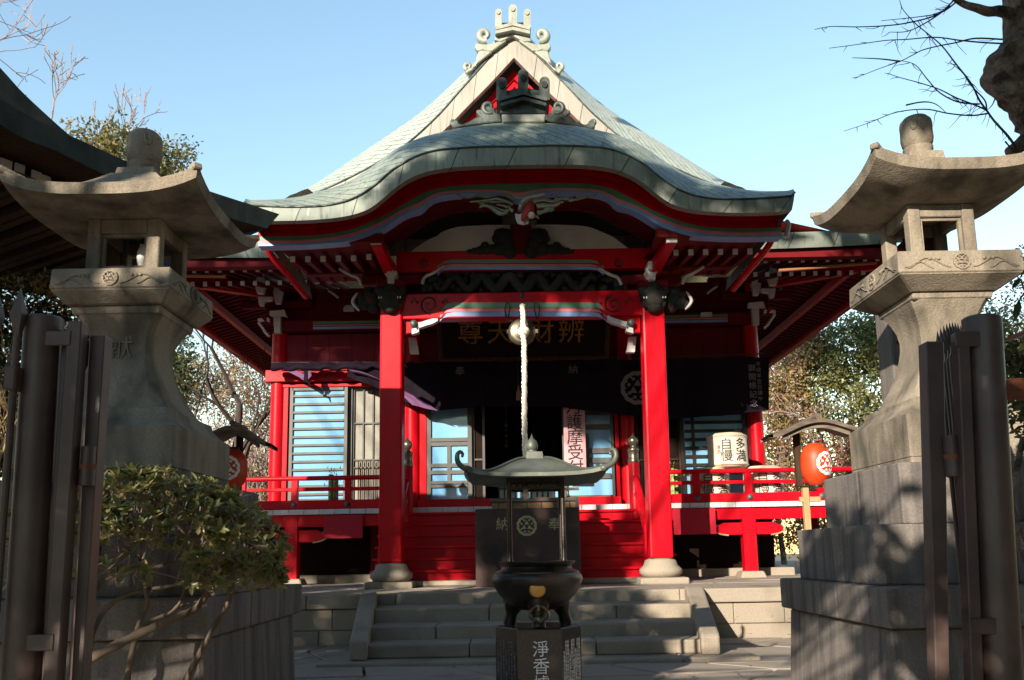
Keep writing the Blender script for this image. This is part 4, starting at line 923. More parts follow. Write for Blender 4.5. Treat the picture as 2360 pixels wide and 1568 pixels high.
    m = MB(); rows = [ring(q / 8, False) for q in range(9)] + [ring(1 - q / 10, True) for q in range(11)]
    m.loft(rows, closed=True); m.add(rows[0], [tuple(range(4 * N))]); m.add(rows[-1], [tuple(range(4 * N))[::-1]]); rf_ = m.build("roof_cap", ml, t, smooth=45)
    for a in (-1, 1):
        for b in (-1, 1):
            m = MB(); m.beam((cx + a * (RH - .13), cy + b * (RH - .13), tip - .055), (cx + a * RH * 1.0, cy + b * RH * 1.0, tip - .005), .07, .055); m.build("corner_horn", ml, rf_, bevel=.01)
    f0 = rt
    m = MB(); m.frustum(cx, cy, f0 - .01, .165, .165, zs['blk'], .15, .15); m.build("finial_block", ml, t, bevel=.008)
    fz, ft = zs['blk'], zs['ftip']; h = ft - fz
    m = MB(); m.lathe([(.125, fz), (.12, fz + .10 * h), (.128, fz + .14 * h), (.128, fz + .20 * h), (.112, fz + .22 * h), (.13, fz + .30 * h), (.139, fz + .42 * h), (.136, fz + .60 * h), (.139, fz + .74 * h), (.132, fz + .84 * h), (.10, fz + .93 * h), (.035, fz + .965 * h), (.022, fz + .985 * h), (.0, ft)], (cx, cy, 0), 32)
    fin = m.build("finial", ml, t, smooth=60)
    m = MB(); zf = fz + .66 * h
    e = [(cx + .139 * math.sin(a) * inner, cy - .139 * math.cos(a), zf + dz) for a, dz in ((.42, .045), (.45, .0), (.52, -.035), (.62, -.04), (.68, -.01), (.70, .03), (.78, .045))]
    m.tube(spline(e, 4), [.004 + .012 * math.sin(math.pi * i / 24) for i in range(25)], 6); m.build("finial_scroll", ml, fin, smooth=60)
    return t, shaft
tl, shl = stone_lantern(-3.02, 6.6, dict(t3=2.20, slab0=3.11, slab1=3.175, ch0=3.275, ch1=3.44, fire=3.90, eave0=3.94, eave1=4.0, tip=4.12, roof=4.33, blk=4.40, ftip=4.79),
    [(1.02, .84, 1.0, 1.40, M_['plinth'], 2), (.80, .80, 1.401, 1.80, M_['plinth'], 3), (.60, .60, 1.801, 1.90, M_['plinth'], 1)], (-4.3, -1.995, 5.6, 8.1, .735, 1.0), .46,
    "weathered stone lantern with a light bulb inside, rising behind the clipped bush", True)
tr_, shr = stone_lantern(3.74, 7.24, dict(t3=2.29, slab0=3.31, slab1=3.368, ch0=3.476, ch1=3.67, fire=4.175, eave0=4.315, eave1=4.385, tip=4.505, roof=4.62, blk=4.74, ftip=5.144),
    [(1.06, .86, .966, 1.415, M_['plinth'], 2), (.80, .80, 1.416, 1.885, M_['plinth'], 3), (.60, .60, 1.886, 1.95, M_['lantern'], 1)], (2.575, 5.2, 6.0, 8.4, .685, .965), .525,
    "sunlit stone lantern on tiered blocks in front of the gnarled tree", False)
glyphs("献", .22, (-3.02, 6.6 - .243, 2.86), (1, 0, 0), (0, 0, 1), "carved_character", mat("worn_stone_mark", (.11, .095, .075), (.17, .145, .11), 40, rough=.95), shl, .006)

# ================================================================ entrance gates
def gate(s, label_post, label_leaf):
    """s=-1 left, 1 right: round post with a fixed jamb bar, and the leaf folded back behind it"""
    Yg = 3.3; pts = (U(103, 733, Yg), U(52, 1568, Yg)) if s < 0 else (U(2262, 733, Yg), U(2308, 1568, Yg))
    d = (pts[1] - pts[0]) * (1 / (pts[0].z - pts[1].z)); tp = pts[0]; at_z = lambda z: V((tp.x + d.x * (tp.z - z), Yg, z))
    t = thing("gate_post", label_post, "gate post", at_z(0), "round gate posts either side of the entrance")
    m = MB(); m.tube([at_z(-.05), at_z(tp.z)], .073, 32); m.build("post_tube", M_['gatepaint'], t, smooth=50, bevel=.006)
    px = lambda x, y: xx(x, y, Yg)
    def bar(x0t, x1t, x0b, x1b, yt, name, yoff, dep, mm, par):
        zt = zz(x0t, yt, Yg); ax0, ax1 = px(x0t, yt), px(x1t, yt); zb = zz(x0b, 1560, Yg); bx0, bx1 = px(x0b, 1560), px(x1b, 1560); k = (zt + .05) / (zt - zb)
        bx0, bx1 = ax0 + (bx0 - ax0) * k, ax1 + (bx1 - ax1) * k; y0, y1 = Yg + yoff, Yg + yoff + dep; m = MB()
        m.add([(bx0, y0, -.05), (bx1, y0, -.05), (bx1, y1, -.05), (bx0, y1, -.05), (ax0, y0, zt), (ax1, y0, zt), (ax1, y1, zt), (ax0, y1, zt)], [(3, 2, 1, 0), (4, 5, 6, 7), (0, 1, 5, 4), (1, 2, 6, 5), (2, 3, 7, 6), (3, 0, 4, 7)])
        return m.build(name, mm, par, bevel=.004)
    if s < 0:
        bar(146, 176, 98, 118, 760, "post_web", -.01, .012, M_['gatepaint'], t); bar(172, 204, 116, 150, 748, "jamb_bar", -.055, .06, M_['gatepaint'], t)
        hx, hy, lx = 203, (1060, 1100), (200, 236, 158, 184, 770)
    else:
        bar(2198, 2224, 2243, 2262, 790, "post_web", -.01, .012, M_['gatepaint'], t); bar(2191, 2218, 2222, 2250, 772, "jamb_bar", -.055, .06, M_['gatepaint'], t)
        hx, hy, lx = 2192, (1035, 1078), (2140, 2182, 2163, 2196, 784)
    for z in (tp.z - .10, .95): m = MB(); m.box(min(at_z(z).x, at_z(z).x - s * .14), max(at_z(z).x, at_z(z).x - s * .14), Yg - .06, Yg - .05, z - .03, z + .03); m.build("jamb_plate", M_['gatepaint'], t, bevel=.003)
    L = thing("gate_leaf", label_leaf, "gate leaf", (px(lx[2], 1560), Yg, 0), "steel gate leaves folded open")
    bar(*lx, "hinge_stile", .02, .07, M_['gatepaint'], L)
    zt = zz(lx[0], lx[4], Yg); xo = px((lx[0] + lx[1]) / 2, lx[4]) + s * .035; dv = V((-.46, .888, 0)) if s < 0 else V((.565, .825, 0)); o = V((xo, Yg + .09, 0))
    ph_ = lambda q, z: o + dv * q + V((0, 0, z))
    for zr in (.12, 1.55): m = MB(); m.beam(ph_(0, zr), ph_(1.2, zr), .035, .05); m.build("leaf_rail", M_['gatepaint'], L, bevel=.004)
    m = MB(); m.tube([ph_(1.22, -.03), ph_(1.22, zt - .12)], .025, 4); m.build("meeting_stile", M_['gatepaint'], L, bevel=.004)
    for k in range(10):
        q = .10 + .11 * k; zb = zt - (.34 if s < 0 else .10) + (.26 * math.sin(math.pi / 2 * q / 1.2) if s > 0 else 0); m = MB(); m.tube([ph_(q, .1), ph_(q, zb)], .010, 8)
        m.lathe([(.010, zb), (.020, zb + .02), (.022, zb + .045), (.0, zb + .15)], tuple(ph_(q, 0)), 6); m.build("spear_bar", M_['gatepaint'], L)
    hxx = px(hx, hy[0]); m = MB(); z0, z1_ = zz(hx, hy[1] + 20, Yg), zz(hx, hy[0] - 30, Yg)
    m.lathe([(.030, z0), (.030, (z0 + z1_) / 2 - .006)], (hxx, Yg + .0, 0), 16); m.lathe([(.027, (z0 + z1_) / 2 + .004), (.027, z1_)], (hxx, Yg, 0), 16); m.build("hinge_barrel", M_['gatepaint'], L, smooth=40)
    m = MB(); m.lathe([(.0315, (z0 + z1_) / 2 - .012), (.0315, (z0 + z1_) / 2 + .006)], (hxx, Yg, 0), 16); m.build("rusty_ring", M_['rust'], L, smooth=40)
gate(-1, "brown round steel gate post beside the clipped bush", "brown steel gate leaf folded back in front of the shaded lantern")
gate(1, "brown round steel gate post in front of the sunlit lantern", "brown steel gate leaf with a dented edge, folded back against the sunlit lantern")
def fence(s, label):
    Yf = 3.22; x_in = -1.98 if s < 0 else 2.0
    t = thing("picket_fence", label, "fence", (x_in + s * .8, Yf, 0), "spear topped fences outside the gate posts")
    zr = zz(20 if s < 0 else 2345, 940 if s < 0 else 925, Yf); a, b = sorted((x_in + s * .07, x_in + s * 1.9))
    m = MB(); m.box(a, b, Yf - .03, Yf + .03, zr - .065, zr + .065); m.build("fence_rail", M_['gatepaint'] if s < 0 else M_['gatepaint'], t, bevel=.008)
    m = MB(); m.box(a, b, Yf - .03, Yf + .03, .15, .25); m.build("fence_rail", M_['gatepaint'], t, bevel=.008)
    for k in range(13):
        x = (xx(52, 800, Yf + .04) - .092 * k) if s < 0 else (x_in + .10 + .10 * k); zt = zz(50, 735, Yf) if s < 0 else zz(2340, 742, Yf) - .03; y = Yf + (.05 if s > 0 else .0)
        m = MB(); m.tube([(x, y, -.05), (x, y, zt - .06)], .0135, 10); m.v and None
        m.lathe([(.0135, zt - .075), (.020, zt - .04), (.034, zt + .015), (.0, zt + .13)], (x, y, 0), 4, math.pi / 4); m.build("picket", M_['gatepaint'], t, smooth=40)
        if s < 0: m = MB(); m.box(x - .024, x + .024, y - .034, y + .034, zr + .066, zr + .16); m.build("picket_collar", M_['gatepaint'], t, bevel=.006)
fence(-1, "brown spear topped fence with heavy rail at the far left")
fence(1, "brown spear topped fence half hidden in leaves at the far right")
m = MB(); p = U(2345, 893, 3.4); m.box(p.x - .05, p.x + .3, 3.4, 3.43, p.z - .05, p.z + .04); tag(m.build("rusty_plate", M_['rust'], bevel=.006), "rusty steel plate fixed above the rail beside the right gate post", "metal plate")

# ================================================================ incense burner on its granite pedestal
BX, BY = xx(1237, 1300, 7.2), 7.2
pd = thing("pedestal", "hexagonal polished dark granite pedestal engraved with white characters", "pedestal", (BX, BY, 0))
PZ = .655; hexp = lambda r, z, k: (BX + r * math.cos(math.pi / 3 * k), BY + r * math.sin(math.pi / 3 * k), z)
m = MB(); rows = [[hexp(.353, z, k) for k in range(6)] for z in (-.02, PZ - .012)] + [[hexp(.338, PZ, k) for k in range(6)]]; m.loft(rows, closed=True); m.add(rows[-1], [tuple(range(6))]); m.build("pedestal_block", M_['darkgranite'], pd)
fr = .353 * math.cos(math.pi / 6)
glyphs("淨\n香\n爐", .135, (BX + .01, BY - fr - .001, PZ - .30), (1, 0, 0), (0, 0, 1), "engraved_title", M_['whitemark'], pd, .0015, .98)
for s in (-1, 1):
    a = R(30); nrm = V((s * math.cos(a), -math.sin(a), 0)); rt = V((math.sin(a), s * math.cos(a) if s > 0 else -math.cos(a) * s, 0)); rt = V((-nrm.y, nrm.x, 0)); c = V((BX, BY, 0)) + nrm * (fr + .001)
    rnd = random.Random(40 + s); src = "奉納願主東京都武蔵野市井頭公園弁財天講中一同昭和平成年月吉日大山田中村林石川本小木高橋佐藤清水三四五六七"
    cols = 9 if s > 0 else 7
    for q in range(cols):
        txt = "\n".join(rnd.choice(src) for _ in range(13 if q % 3 else 11)); off = (q - (cols - 1) / 2) * (.034 if s > 0 else .044)
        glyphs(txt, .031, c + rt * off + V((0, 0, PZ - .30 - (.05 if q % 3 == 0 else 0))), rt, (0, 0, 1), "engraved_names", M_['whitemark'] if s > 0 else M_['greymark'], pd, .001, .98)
ib = thing("incense_burner", "black bronze incense burner with a flared roof on four thin posts", "incense burner", (BX, BY, PZ))
zb = lambda y, Y=BY: zz(1237, y, Y)
pz = [(.0, zb(1404)), (.16, zb(1404)), (.24, zb(1392)), (.325, zb(1368)), (.368, zb(1346)), (.382, zb(1334)), (.372, zb(1326)), (.352, zb(1321)), (.352, zb(1317)), (.30, zb(1312)), (.288, zb(1306)), (.295, zb(1302)), (.318, zb(1298)), (.322, zb(1294)), (.30, zb(1293)), (.27, zb(1300)), (.0, zb(1302))]
m = MB(); m.lathe(pz, (BX, BY, 0), 56); m.build("bowl", M_['bronze'], ib, smooth=45)
for k in range(3):
    a = -math.pi / 2 + k * 2 * math.pi / 3 + .0; c = V((BX + .23 * math.cos(a), BY + .23 * math.sin(a), 0)); o = V((math.cos(a), math.sin(a), 0))
    m = MB(); m.tube([c + V((0, 0, zb(1385))) - o * .02, c + V((0, 0, zb(1402))) + o * .01, c + o * .025 + V((0, 0, zb(1418))), c + o * .045 + V((0, 0, PZ))], [.10, .075, .048, .058], 12); m.build("foot", M_['bronze'], ib, smooth=60)
    if k == 0:
        m = MB(); f = c + o * .085; zm = zz(1238, 1434, BY - .32) - .01
        for pts, r in (([(-.07, .09), (-.035, .125), (0, .14), (.035, .125), (.07, .09)], .010), ([(-.07, .09), (-.075, .05), (-.04, .02), (-.02, .045)], .011), ([(.07, .09), (.075, .05), (.04, .02), (.02, .045)], .011), ([(0, .14), (0, .10)], .012)):
            m.tube(spline([(f.x + x, f.y - .03 + abs(x) * .4, zm + z) for x, z in pts], 4), r, 6)
        m.ball((f.x, f.y - .02, zm + .03), (.035, .03, .03), 10, 6); m.build("beast_mask", M_['brass'], ib, smooth=60)
m = MB(); p = U(1238.5, 1359, BY - .36); m.lathe([(.0, .012), (.055, .010), (.066, .0)], (0, 0, 0), 28); m.v = [(q[0] + p.x, BY - .352 - q[2] - .002, q[1] + p.z) for q in m.v]; m.build("gilt_disc", M_['gold'], ib, smooth=40)
zr0, zr1 = zb(1297), zb(1100)
for sx in (-1, 1):
    for sy in (-1, 1):
        m = MB(); m.lathe([(.030, zr0), (.022, zr0 + .03), (.020, zr0 + .05), (.020, zr1)], (BX + sx * .222, BY + sy * .15, 0), 14); m.build("roof_post", M_['bronze'], ib, smooth=50)
m = MB(); q = zb(1128)
for k in range(4):
    a, b = [V((BX + .235 * 1.38 * math.cos(math.pi / 4 + math.pi / 2 * j), BY + .17 * 1.38 * math.sin(math.pi / 4 + math.pi / 2 * j), 0)) for j in (k, k + 1)]
    m.beam(a + V((0, 0, zr1 - .02)), b + V((0, 0, zr1 - .02)), .02, .05); m.beam(a + V((0, 0, q)), b + V((0, 0, q)), .02, .02)
    for j in range(9):
        c0 = a + (b - a) * (j / 9); c1 = a + (b - a) * ((j + 1) / 9); m.beam(c0 + V((0, 0, q)), c1 + V((0, 0, zr1 - .03)), .008, .012); m.beam(c1 + V((0, 0, q)), c0 + V((0, 0, zr1 - .03)), .008, .012)
m.build("lattice_frieze", M_['bronze'], ib)
# square roof: bell-shaped slopes, upturned corners ending in curls
HB = .555; ze_ = zz(1230, 1097, BY - HB); zt_ = zb(1056); rows = []
def slope(q): w = min(1, q / .82); return zt_ - .012 - (zt_ - .012 - ze_ - .03) * (w * w * (3 - 2 * w)) ** .9
def sqroof(h, z, up, n=10):
    out = []
    for side in range(4):
        for j in range(n):
            t = -1 + 2 * j / n; e = abs(t) ** 4; p = (t * h, -h * (1 - .02 * (1 - e)))
            for _ in range(side): p = (-p[1], p[0])
            out.append(V((BX + p[0], BY + p[1], z + up * e)))
    return out
for q in range(13): q_ = q / 12; rows.append(sqroof(.085 + (HB - .085) * q_, slope(q_), .045 * q_ ** 3))
rows += [sqroof(HB + .004, ze_ - .0, .045), sqroof(HB - .03, ze_ - .008, .035), sqroof(.20, ze_ + .03, 0)]
m = MB(); m.loft(rows, closed=True); m.add(rows[0], [tuple(range(40))]); m.build("burner_roof", M_['bronze_green'], ib, smooth=40)
for k in range(4):
    a = math.pi / 4 + math.pi / 2 * k; o = V((math.cos(a), math.sin(a), 0)); b = V((BX, BY, ze_ + .055)) + o * (HB * 1.36)
    pts = spline([b - o * .03, b + o * .06 + V((0, 0, .018)), b + o * .115 + V((0, 0, .06)), b + o * .12 + V((0, 0, .115)), b + o * .09 + V((0, 0, .14)), b + o * .065 + V((0, 0, .125)), b + o * .07 + V((0, 0, .10))], 5)
    m = MB(); m.tube(pts, [.026 - .016 * i / 30 for i in range(31)], 8); m.ball(b, (.04, .04, .03), 8, 6); m.build("roof_curl", M_['bronze_green'], ib, smooth=60)
    pts = [V((BX, BY, 0)) + o * 1.414 * (.085 + (HB - .085) * s) + V((0, 0, .006 + slope(s) + .045 * s ** 3)) for s in [j / 10 for j in range(11)]]
    m = MB(); m.tube(pts, .013, 6); m.build("roof_ridge", M_['bronze_green'], ib, smooth=60)
zf = zb(1055); fz = lambda y: zb(y)
m = MB(); m.frustum(BX, BY, zf - .02, .075, .075, fz(1043), .066, .066); m.lathe([(.05, fz(1043)), (.04, fz(1041)), (.04, fz(1038)), (.050, fz(1036)), (.053, fz(1028)), (.042, fz(1017)), (.018, fz(1011)), (.008, fz(1006)), (.0, fz(998))], (BX - .02, BY, 0), 24); m.build("roof_finial", M_['bronze_green'], ib, smooth=50)
p = U(1211.5, 1140, BY); bl = thing("light_bulb", "bare white light bulb hanging under the incense burner roof", "light bulb", (p.x, BY, p.z))
m = MB(); m.lathe([(.0, p.z - .045), (.024, p.z - .038), (.032, p.z - .01), (.028, p.z + .015), (.016, p.z + .04), (.016, p.z + .065)], (p.x, BY, 0), 18); m.build("glass_globe", M_['bulb'], bl, smooth=60)
m = MB(); m.lathe([(.018, p.z + .06), (.018, p.z + .10)], (p.x, BY, 0), 12); m.tube([(p.x, BY, p.z + .10), (p.x, BY, zr1)], .005, 6); m.build("bulb_socket", M_['black'], bl)
# ================================================================ things on and around the hall
bxl = thing("offering_box", "big brown bronze clad offering box with a pale crest, behind the incense burner", "offering box", (X0, 14.3, ZP))
xa, xb = xx(1095.5, 1250, 14.3), xx(1337.5, 1250, 14.3); zt = zz(1216, 1172, 14.3)
m = MB(); m.box(xa, xb, 14.3, 15.05, ZP - .01, zt); m.build("box_body", M_['boxstone'], bxl, bevel=.02, seg=2)
m = MB(); m.box(xa + .03, xb - .03, 14.33, 15.02, zt - .03, zt + .004); m.build("box_lid", M_['interior'], bxl)
p = U(1214, 1212, 14.3); m = MB(); crest(m, lambda u, v, w: V((p.x + u, 14.3 - w + .002, p.z + v)), .165, .008); m.build("gilt_crest", M_['palegold'], bxl)
for ch_, px in (("納", 1158), ("奉", 1278)): glyphs(ch_, .225, U(px, 1210, 14.298), (1, 0, 0), (0, 0, 1), "gilt_character", M_['palegold'], bxl, .004)
wb = thing("coin_chest", "wooden coin chest with a black top rail standing behind the bronze box", "chest", (X0, 15.6, ZP + .9))
m = MB(); a, b = xx(1133, 1160, 15.2), xx(1329, 1160, 15.2); zt2 = zz(1230, 1154, 15.2); m.box(a, b, 15.22, 15.28, zt2 - .5, zt2 - .02); m.build("chest_front", M_['lattice'], wb)
m = MB(); m.box(a - .03, b + .03, 15.18, 15.7, zt2 - .02, zt2 + .05); m.build("top_rail", M_['frame'], wb, bevel=.008)
m = MB(); m.box(b - .02, b + .04, 15.16, 15.22, zt2 - .5, zt2 + .05); m.build("corner_post", M_['frame'], wb)
for k in range(6): m = MB(); q = a + (b - a) * (k + .5) / 6; m.box(q - .006, q + .006, 15.205, 15.222, zt2 - .5, zt2 - .02); m.build("chest_joint", M_['black'], wb)
p = U(1309, 1128, 15.4); m = MB(); m.lathe([(.02, zt2 + .05), (.035, zt2 + .08), (.02, zt2 + .12), (.02, zt2 + .26), (.03, zt2 + .3), (.012, zt2 + .33), (.012, zt2 + .42)], (p.x, 15.4, 0), 14)
m.box(p.x - .2, p.x + .2, 15.37, 15.43, p.z - .02, p.z + .03); m.build("ladle_rest", M_['brass'], wb, smooth=40)

# name board under the porch beam
sg = thing("name_board", "dark tilted name board with four large gilt characters", "sign board", (X0, 16.6, 5.3))
YS_ = 16.8; m = MB(); c = [U(x, y, YS_) for x, y in ((1012, 728), (1402, 722), (1402, 812), (1012, 818))]; off = V((0, .45, 0))
m.prism([c[0], c[1], c[2] + off, c[3] + off], (0, .08, 0)); m.build("board", M_['interior'], sg, bevel=.02)
up = (c[0] - c[3] - off).normalized()
for a, b, s in ((c[0], c[1], 1), (c[3] + off, c[2] + off, -1)): m = MB(); m.beam(a, b, .10, .07); m.build("board_frame", M_['darkwood'], sg, bevel=.012)
for a, b in ((c[0], c[3] + off), (c[1], c[2] + off)): m = MB(); m.beam(a, b, .10, .07); m.build("board_frame", M_['darkwood'], sg, bevel=.012)
for ch_, x, y in (("尊", 1083, 765), ("天", 1152, 764), ("財", 1248, 763), ("辨", 1318, 762)):
    w = (y - 726) / 90; glyphs(ch_, .56, U(x, y, YS_) * 1.0 + V((0, (.45 * w) - .03, 0)), (1, 0, 0), up, "gilt_character", M_['goldmark'], sg, .02)
# gong and rope
gy = 14.35; p = U(1203, 766, gy); gg = thing("temple_gong", "flat round bronze gong hung by chains under the painted beam", "gong", (p.x, gy, p.z))
m = MB(); pr = [(.0, -.085), (.055, -.085), (.06, -.07), (.10, -.066), (.105, -.075), (.13, -.07), (.135, -.055), (.175, -.05), (.18, -.06), (.20, -.055), (.235, -.03), (.245, .0), (.235, .03), (.0, .07)]
m.lathe(pr, (0, 0, 0), 40); m.v = [(q[0] + p.x, q[2] + gy, q[1] + p.z) for q in m.v]; m.build("gong_disc", M_['brass'], gg, smooth=30)
for s in (-1, 1):
    m = MB(); m.box(p.x + s * .235 - .03, p.x + s * .235 + .05 * (s + 1) / 2, gy - .03, gy + .03, p.z - .03, p.z + .05); m.build("gong_lug", M_['brass'], gg, bevel=.01)
    q = U(1203 + s * 33, 694, gy + .2); m = MB()
    m.tube(spline([q, q + V((s * .05, 0, -.12)), q + V((s * .02, 0, -.32)), V((p.x + s * .16, gy, p.z + .19))], 5), .012, 6); m.tube(spline([q, q + V((s * -.04, 0, -.12)), q + V((s * -.01, 0, -.32)), V((p.x + s * .15, gy, p.z + .19))], 5), .012, 6); m.build("gong_chain", M_['black'], gg, smooth=60)
rp = thing("bell_rope", "thick twisted white rope hanging in front of the gong", "rope", U(1213, 1065, 14.1))
a, b = U(1204, 702, 14.05), U(1213, 1095, 14.05)
for ph in (0, 2.09, 4.19):
    pts, n = [], 150
    for i in range(n + 1):
        t = i / n; q = a + (b - a) * t; w = .024 + .006 * math.sin(t * 23 + ph); kn = .035 * math.exp(-((t - .165) / .02) ** 2)
        pts.append(q + V((math.sin(t * 6) * .012 + (w + kn) * math.cos(t * 92 + ph), (w + kn) * math.sin(t * 92 + ph), 0)))
    m = MB(); m.tube(pts, [.026 + .028 * math.exp(-((i / n - .165) / .018) ** 2) for i in range(n + 1)], 7); m.build("rope_strand", M_['rope'], rp, smooth=60)
m = MB(); m.lathe([(.0, .0), (.03, .02), (.04, .06), (.02, .12), (.0, .14)], tuple(U(1204, 690, 14.05)), 12); m.build("rope_hook", M_['black'], rp, smooth=60)
# ---------------------------------------------------------------- curtain: gathered on the left, hanging full to the right
cu = thing("shrine_curtain", "dark purple curtain across the hall front, bundled up at its left end", "curtain", (X0, 18.2, 5.2))
YC = 18.15
lowp = [(800, 868), (860, 890), (930, 925), (1010, 948), (1060, 942), (1130, 938), (1210, 936), (1300, 940), (1360, 948), (1430, 956), (1500, 962), (1580, 963), (1660, 959), (1720, 952), (1772, 945)]
topp = [(800, 838), (960, 834), (1150, 832), (1300, 829), (1480, 827), (1600, 825), (1768, 821)]
def inter(pl, x):
    for (x0_, y0_), (x1_, y1_) in zip(pl[:-1], pl[1:]):
        if x <= x1_: return y0_ + (y1_ - y0_) * max(0, (x - x0_)) / (x1_ - x0_)
    return pl[-1][1]
rows = []
for j in range(9):
    row = []
    for i in range(170):
        x = 800 + (1772 - 800) * i / 169; yt, yb = inter(topp, x) + 3 * abs(math.sin(i * .37)), inter(lowp, x); t = j / 8
        row.append(U(x, yt + (yb - yt) * t, YC) + V((0, (.035 * math.sin(i * .42 + 1.3 * math.sin(i * .05)) + .05 * math.sin(i * .11)) * (.4 + .6 * t), 0)))
    rows.append(row)
m = MB(); m.loft(rows); m.loft([[p_ + V((0, .012, 0)) for p_ in r_] for r_ in rows]); m.build("cloth", M_['cloth'], cu, smooth=70)
m = MB(); rnd = random.Random(6); P_ = []
for i in range(40):
    x = 628 + (905 - 628) * i / 39; P_.append(U(x, 844 - .015 * (x - 628) + 1.5 * math.sin(i * 1.3), YC))
m.tube(P_, [.085 + .02 * math.sin(i * .55) + .012 * math.sin(i * 2.1) for i in range(40)], 14, sq=.7)
m.tube([p_ + V((0, -.06, -.06 + .02 * math.sin(i * .8))) for i, p_ in enumerate(P_)], [.06 + .012 * math.sin(i * .7 + 1) for i in range(40)], 12)
m.build("cloth_bundle", M_['cloth'], cu, smooth=70)
def flap(pts, name, mm, y=YC - .06): m = MB(); m.prism([U(*p, y) for p in pts], (0, .015, 0)); m.build(name, mm, cu)
flap([(662, 856), (680, 853), (699, 862), (703, 853), (699, 877), (690, 870)], "lit_lining_flap", M_['lining_lit'])
flap([(706, 854), (716, 855), (718, 866), (708, 877)], "lit_lining_flap", M_['lining_lit'])
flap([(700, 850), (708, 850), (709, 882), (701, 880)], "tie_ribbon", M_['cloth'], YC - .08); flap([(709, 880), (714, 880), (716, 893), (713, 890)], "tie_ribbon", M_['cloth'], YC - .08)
L0 = [(800, 852), (850, 850), (878, 852), (935, 872), (960, 910), (1010, 944), (1000, 948), (940, 935), (900, 915), (860, 893), (830, 874)]
rows = []
for j in range(6):
    t = j / 5; row = []
    for i in range(24):
        s = i / 23; a = V((800 + 150 * s, 850 + 14 * s + 70 * s * s, 0)); b = V((812 + 198 * s, 858 + 40 * s + 50 * s * s, 0)); q = a + (b - a) * t
        row.append(U(q.x, q.y, YC - .10) + V((0, .04 * math.sin(t * 7 + s * 4), 0)))
    rows.append(row)
m = MB(); m.loft(rows); m.build("turned_lining_lit", M_['lining_lit'], cu, smooth=70)
m = MB(); m.tube([U(625, 836, YC + .03), U(905, 835, YC + .03), U(1200, 827, YC + .03), U(1500, 824, YC + .03), U(1768, 815, YC + .03)], .012, 6); m.build("curtain_cord", M_['darktwig'], cu)
p = U(1470, 894, YC - .13); m = MB(); crest(m, lambda u, v, w: V((p.x + u, YC - .12 - w, p.z + v)), .36, .006); m.build("white_crest", M_['greymark'], cu)
glyphs("納", .22, U(1321, 853, YC - .12), (1, 0, 0), (0, 0, 1), "curtain_character", M_['greymark'], cu, .003); glyphs("奉", .22, U(1060, 857, YC - .12), (1, 0, 0), (0, 0, 1), "curtain_character", M_['greymark'], cu, .003)
glyphs("御\n開\n帳\n記\n念", .17, U(1735, 890, YC - .12), (1, 0, 0), (0, 0, 1), "curtain_character", M_['greymark'], cu, .003, 1.15)
glyphs("平\n成\n年\n吉\n日\n講\n中", .11, U(1750, 880, YC - .12), (1, 0, 0), (0, 0, 1), "curtain_character", M_['greymark'], cu, .003, 1.15)
ts = thing("curtain_tassel", "brown tassel hanging on a cord beside the white rope", "tassel", U(1195, 915, YC - .2)); p = U(1195, 910, YC - .2)
m = MB(); m.lathe([(.0, p.z + .22), (.02, p.z + .2), (.03, p.z + .1), (.05, p.z + .06), (.055, p.z - .12), (.0, p.z - .13)], (p.x, YC - .2, 0), 12); m.build("tassel_body", M_['lattice'], ts, smooth=50); m = MB(); m.tube([(p.x, YC - .2, p.z + .2), (p.x - .01, YC - .2, p.z + .75)], .008, 6); m.build("tassel_cord", M_['darktwig'], ts)
# banner
bn = thing("prayer_banner", "pale pink hanging banner with black brush writing by the right door", "banner", U(1325, 1100, 18.3))
c = [U(*q, 18.3) for q in ((1298, 925), (1347, 925), (1352, 1103), (1301, 1103))]; m = MB(); m.prism(c, (0, .008, 0)); m.build("banner_paper", M_['paper'], bn)
glyphs("月\n護\n摩\n受\n付", .36, U(1325, 1010, 18.29), (1, 0, 0), (0, 0, 1), "brush_writing", M_['ink'], bn, .003, .93)
# ---------------------------------------------------------------- straw wrapped barrels
def barrel(px, py_t, py_b, Y, label, front):
    b, t_ = U(px, py_b, Y), U(px, py_t, Y); h = t_.z - b.z; rr = .40
    t = thing("sake_barrel", label, "barrel", (b.x, Y, b.z), "straw wrapped barrels on the veranda")
    pr = [(.0, 0), (rr * .80, 0), (rr * .93, .03 * h), (rr, .10 * h), (rr * 1.01, .5 * h), (rr, .86 * h), (rr * .92, .95 * h), (rr * .78, h), (0, h)]
    m = MB(); m.lathe(pr, (b.x, Y, b.z), 36); m.build("barrel_body", M_['straw'], t, smooth=50)
    m = MB(); rows = [[V((b.x + rr * 1.018 * math.sin(a), Y - rr * 1.018 * math.cos(a), b.z + z * h)) for a in [-1.15 + 2.3 * k / 24 for k in range(25)]] for z in (.12, .84)]
    m.loft(rows); m.build("barrel_label", M_['barrelpaper'], t, smooth=60)
    for z in (.10, .86, .91): m = MB(); m.tube([(b.x + rr * 1.0 * math.cos(2 * math.pi * k / 30), Y + rr * math.sin(2 * math.pi * k / 30), b.z + z * h) for k in range(31)], .018, 6); m.build("straw_cord", M_['straw'], t, smooth=60)
    for col, u in (("多\n満", .17), ("自\n慢", -.12)):
        a = u / rr; n_ = V((math.sin(a), -math.cos(a), 0)); glyphs(col, .25, V((b.x, Y, b.z + h * .47)) + n_ * rr * 1.03, (-n_.y, n_.x, 0), (0, 0, 1), "brush_characters", M_['ink'], t, .003, .95)
    for u, mm in ((-.27, 'carvered'),): 
        a = u / rr; n_ = V((math.sin(a), -math.cos(a), 0)); glyphs("清\n酒", .09, V((b.x, Y, b.z + h * .5)) + n_ * rr * 1.03, (-n_.y, n_.x, 0), (0, 0, 1), "small_red_writing", M_[mm], t, .002, 1.0)
    return b, h
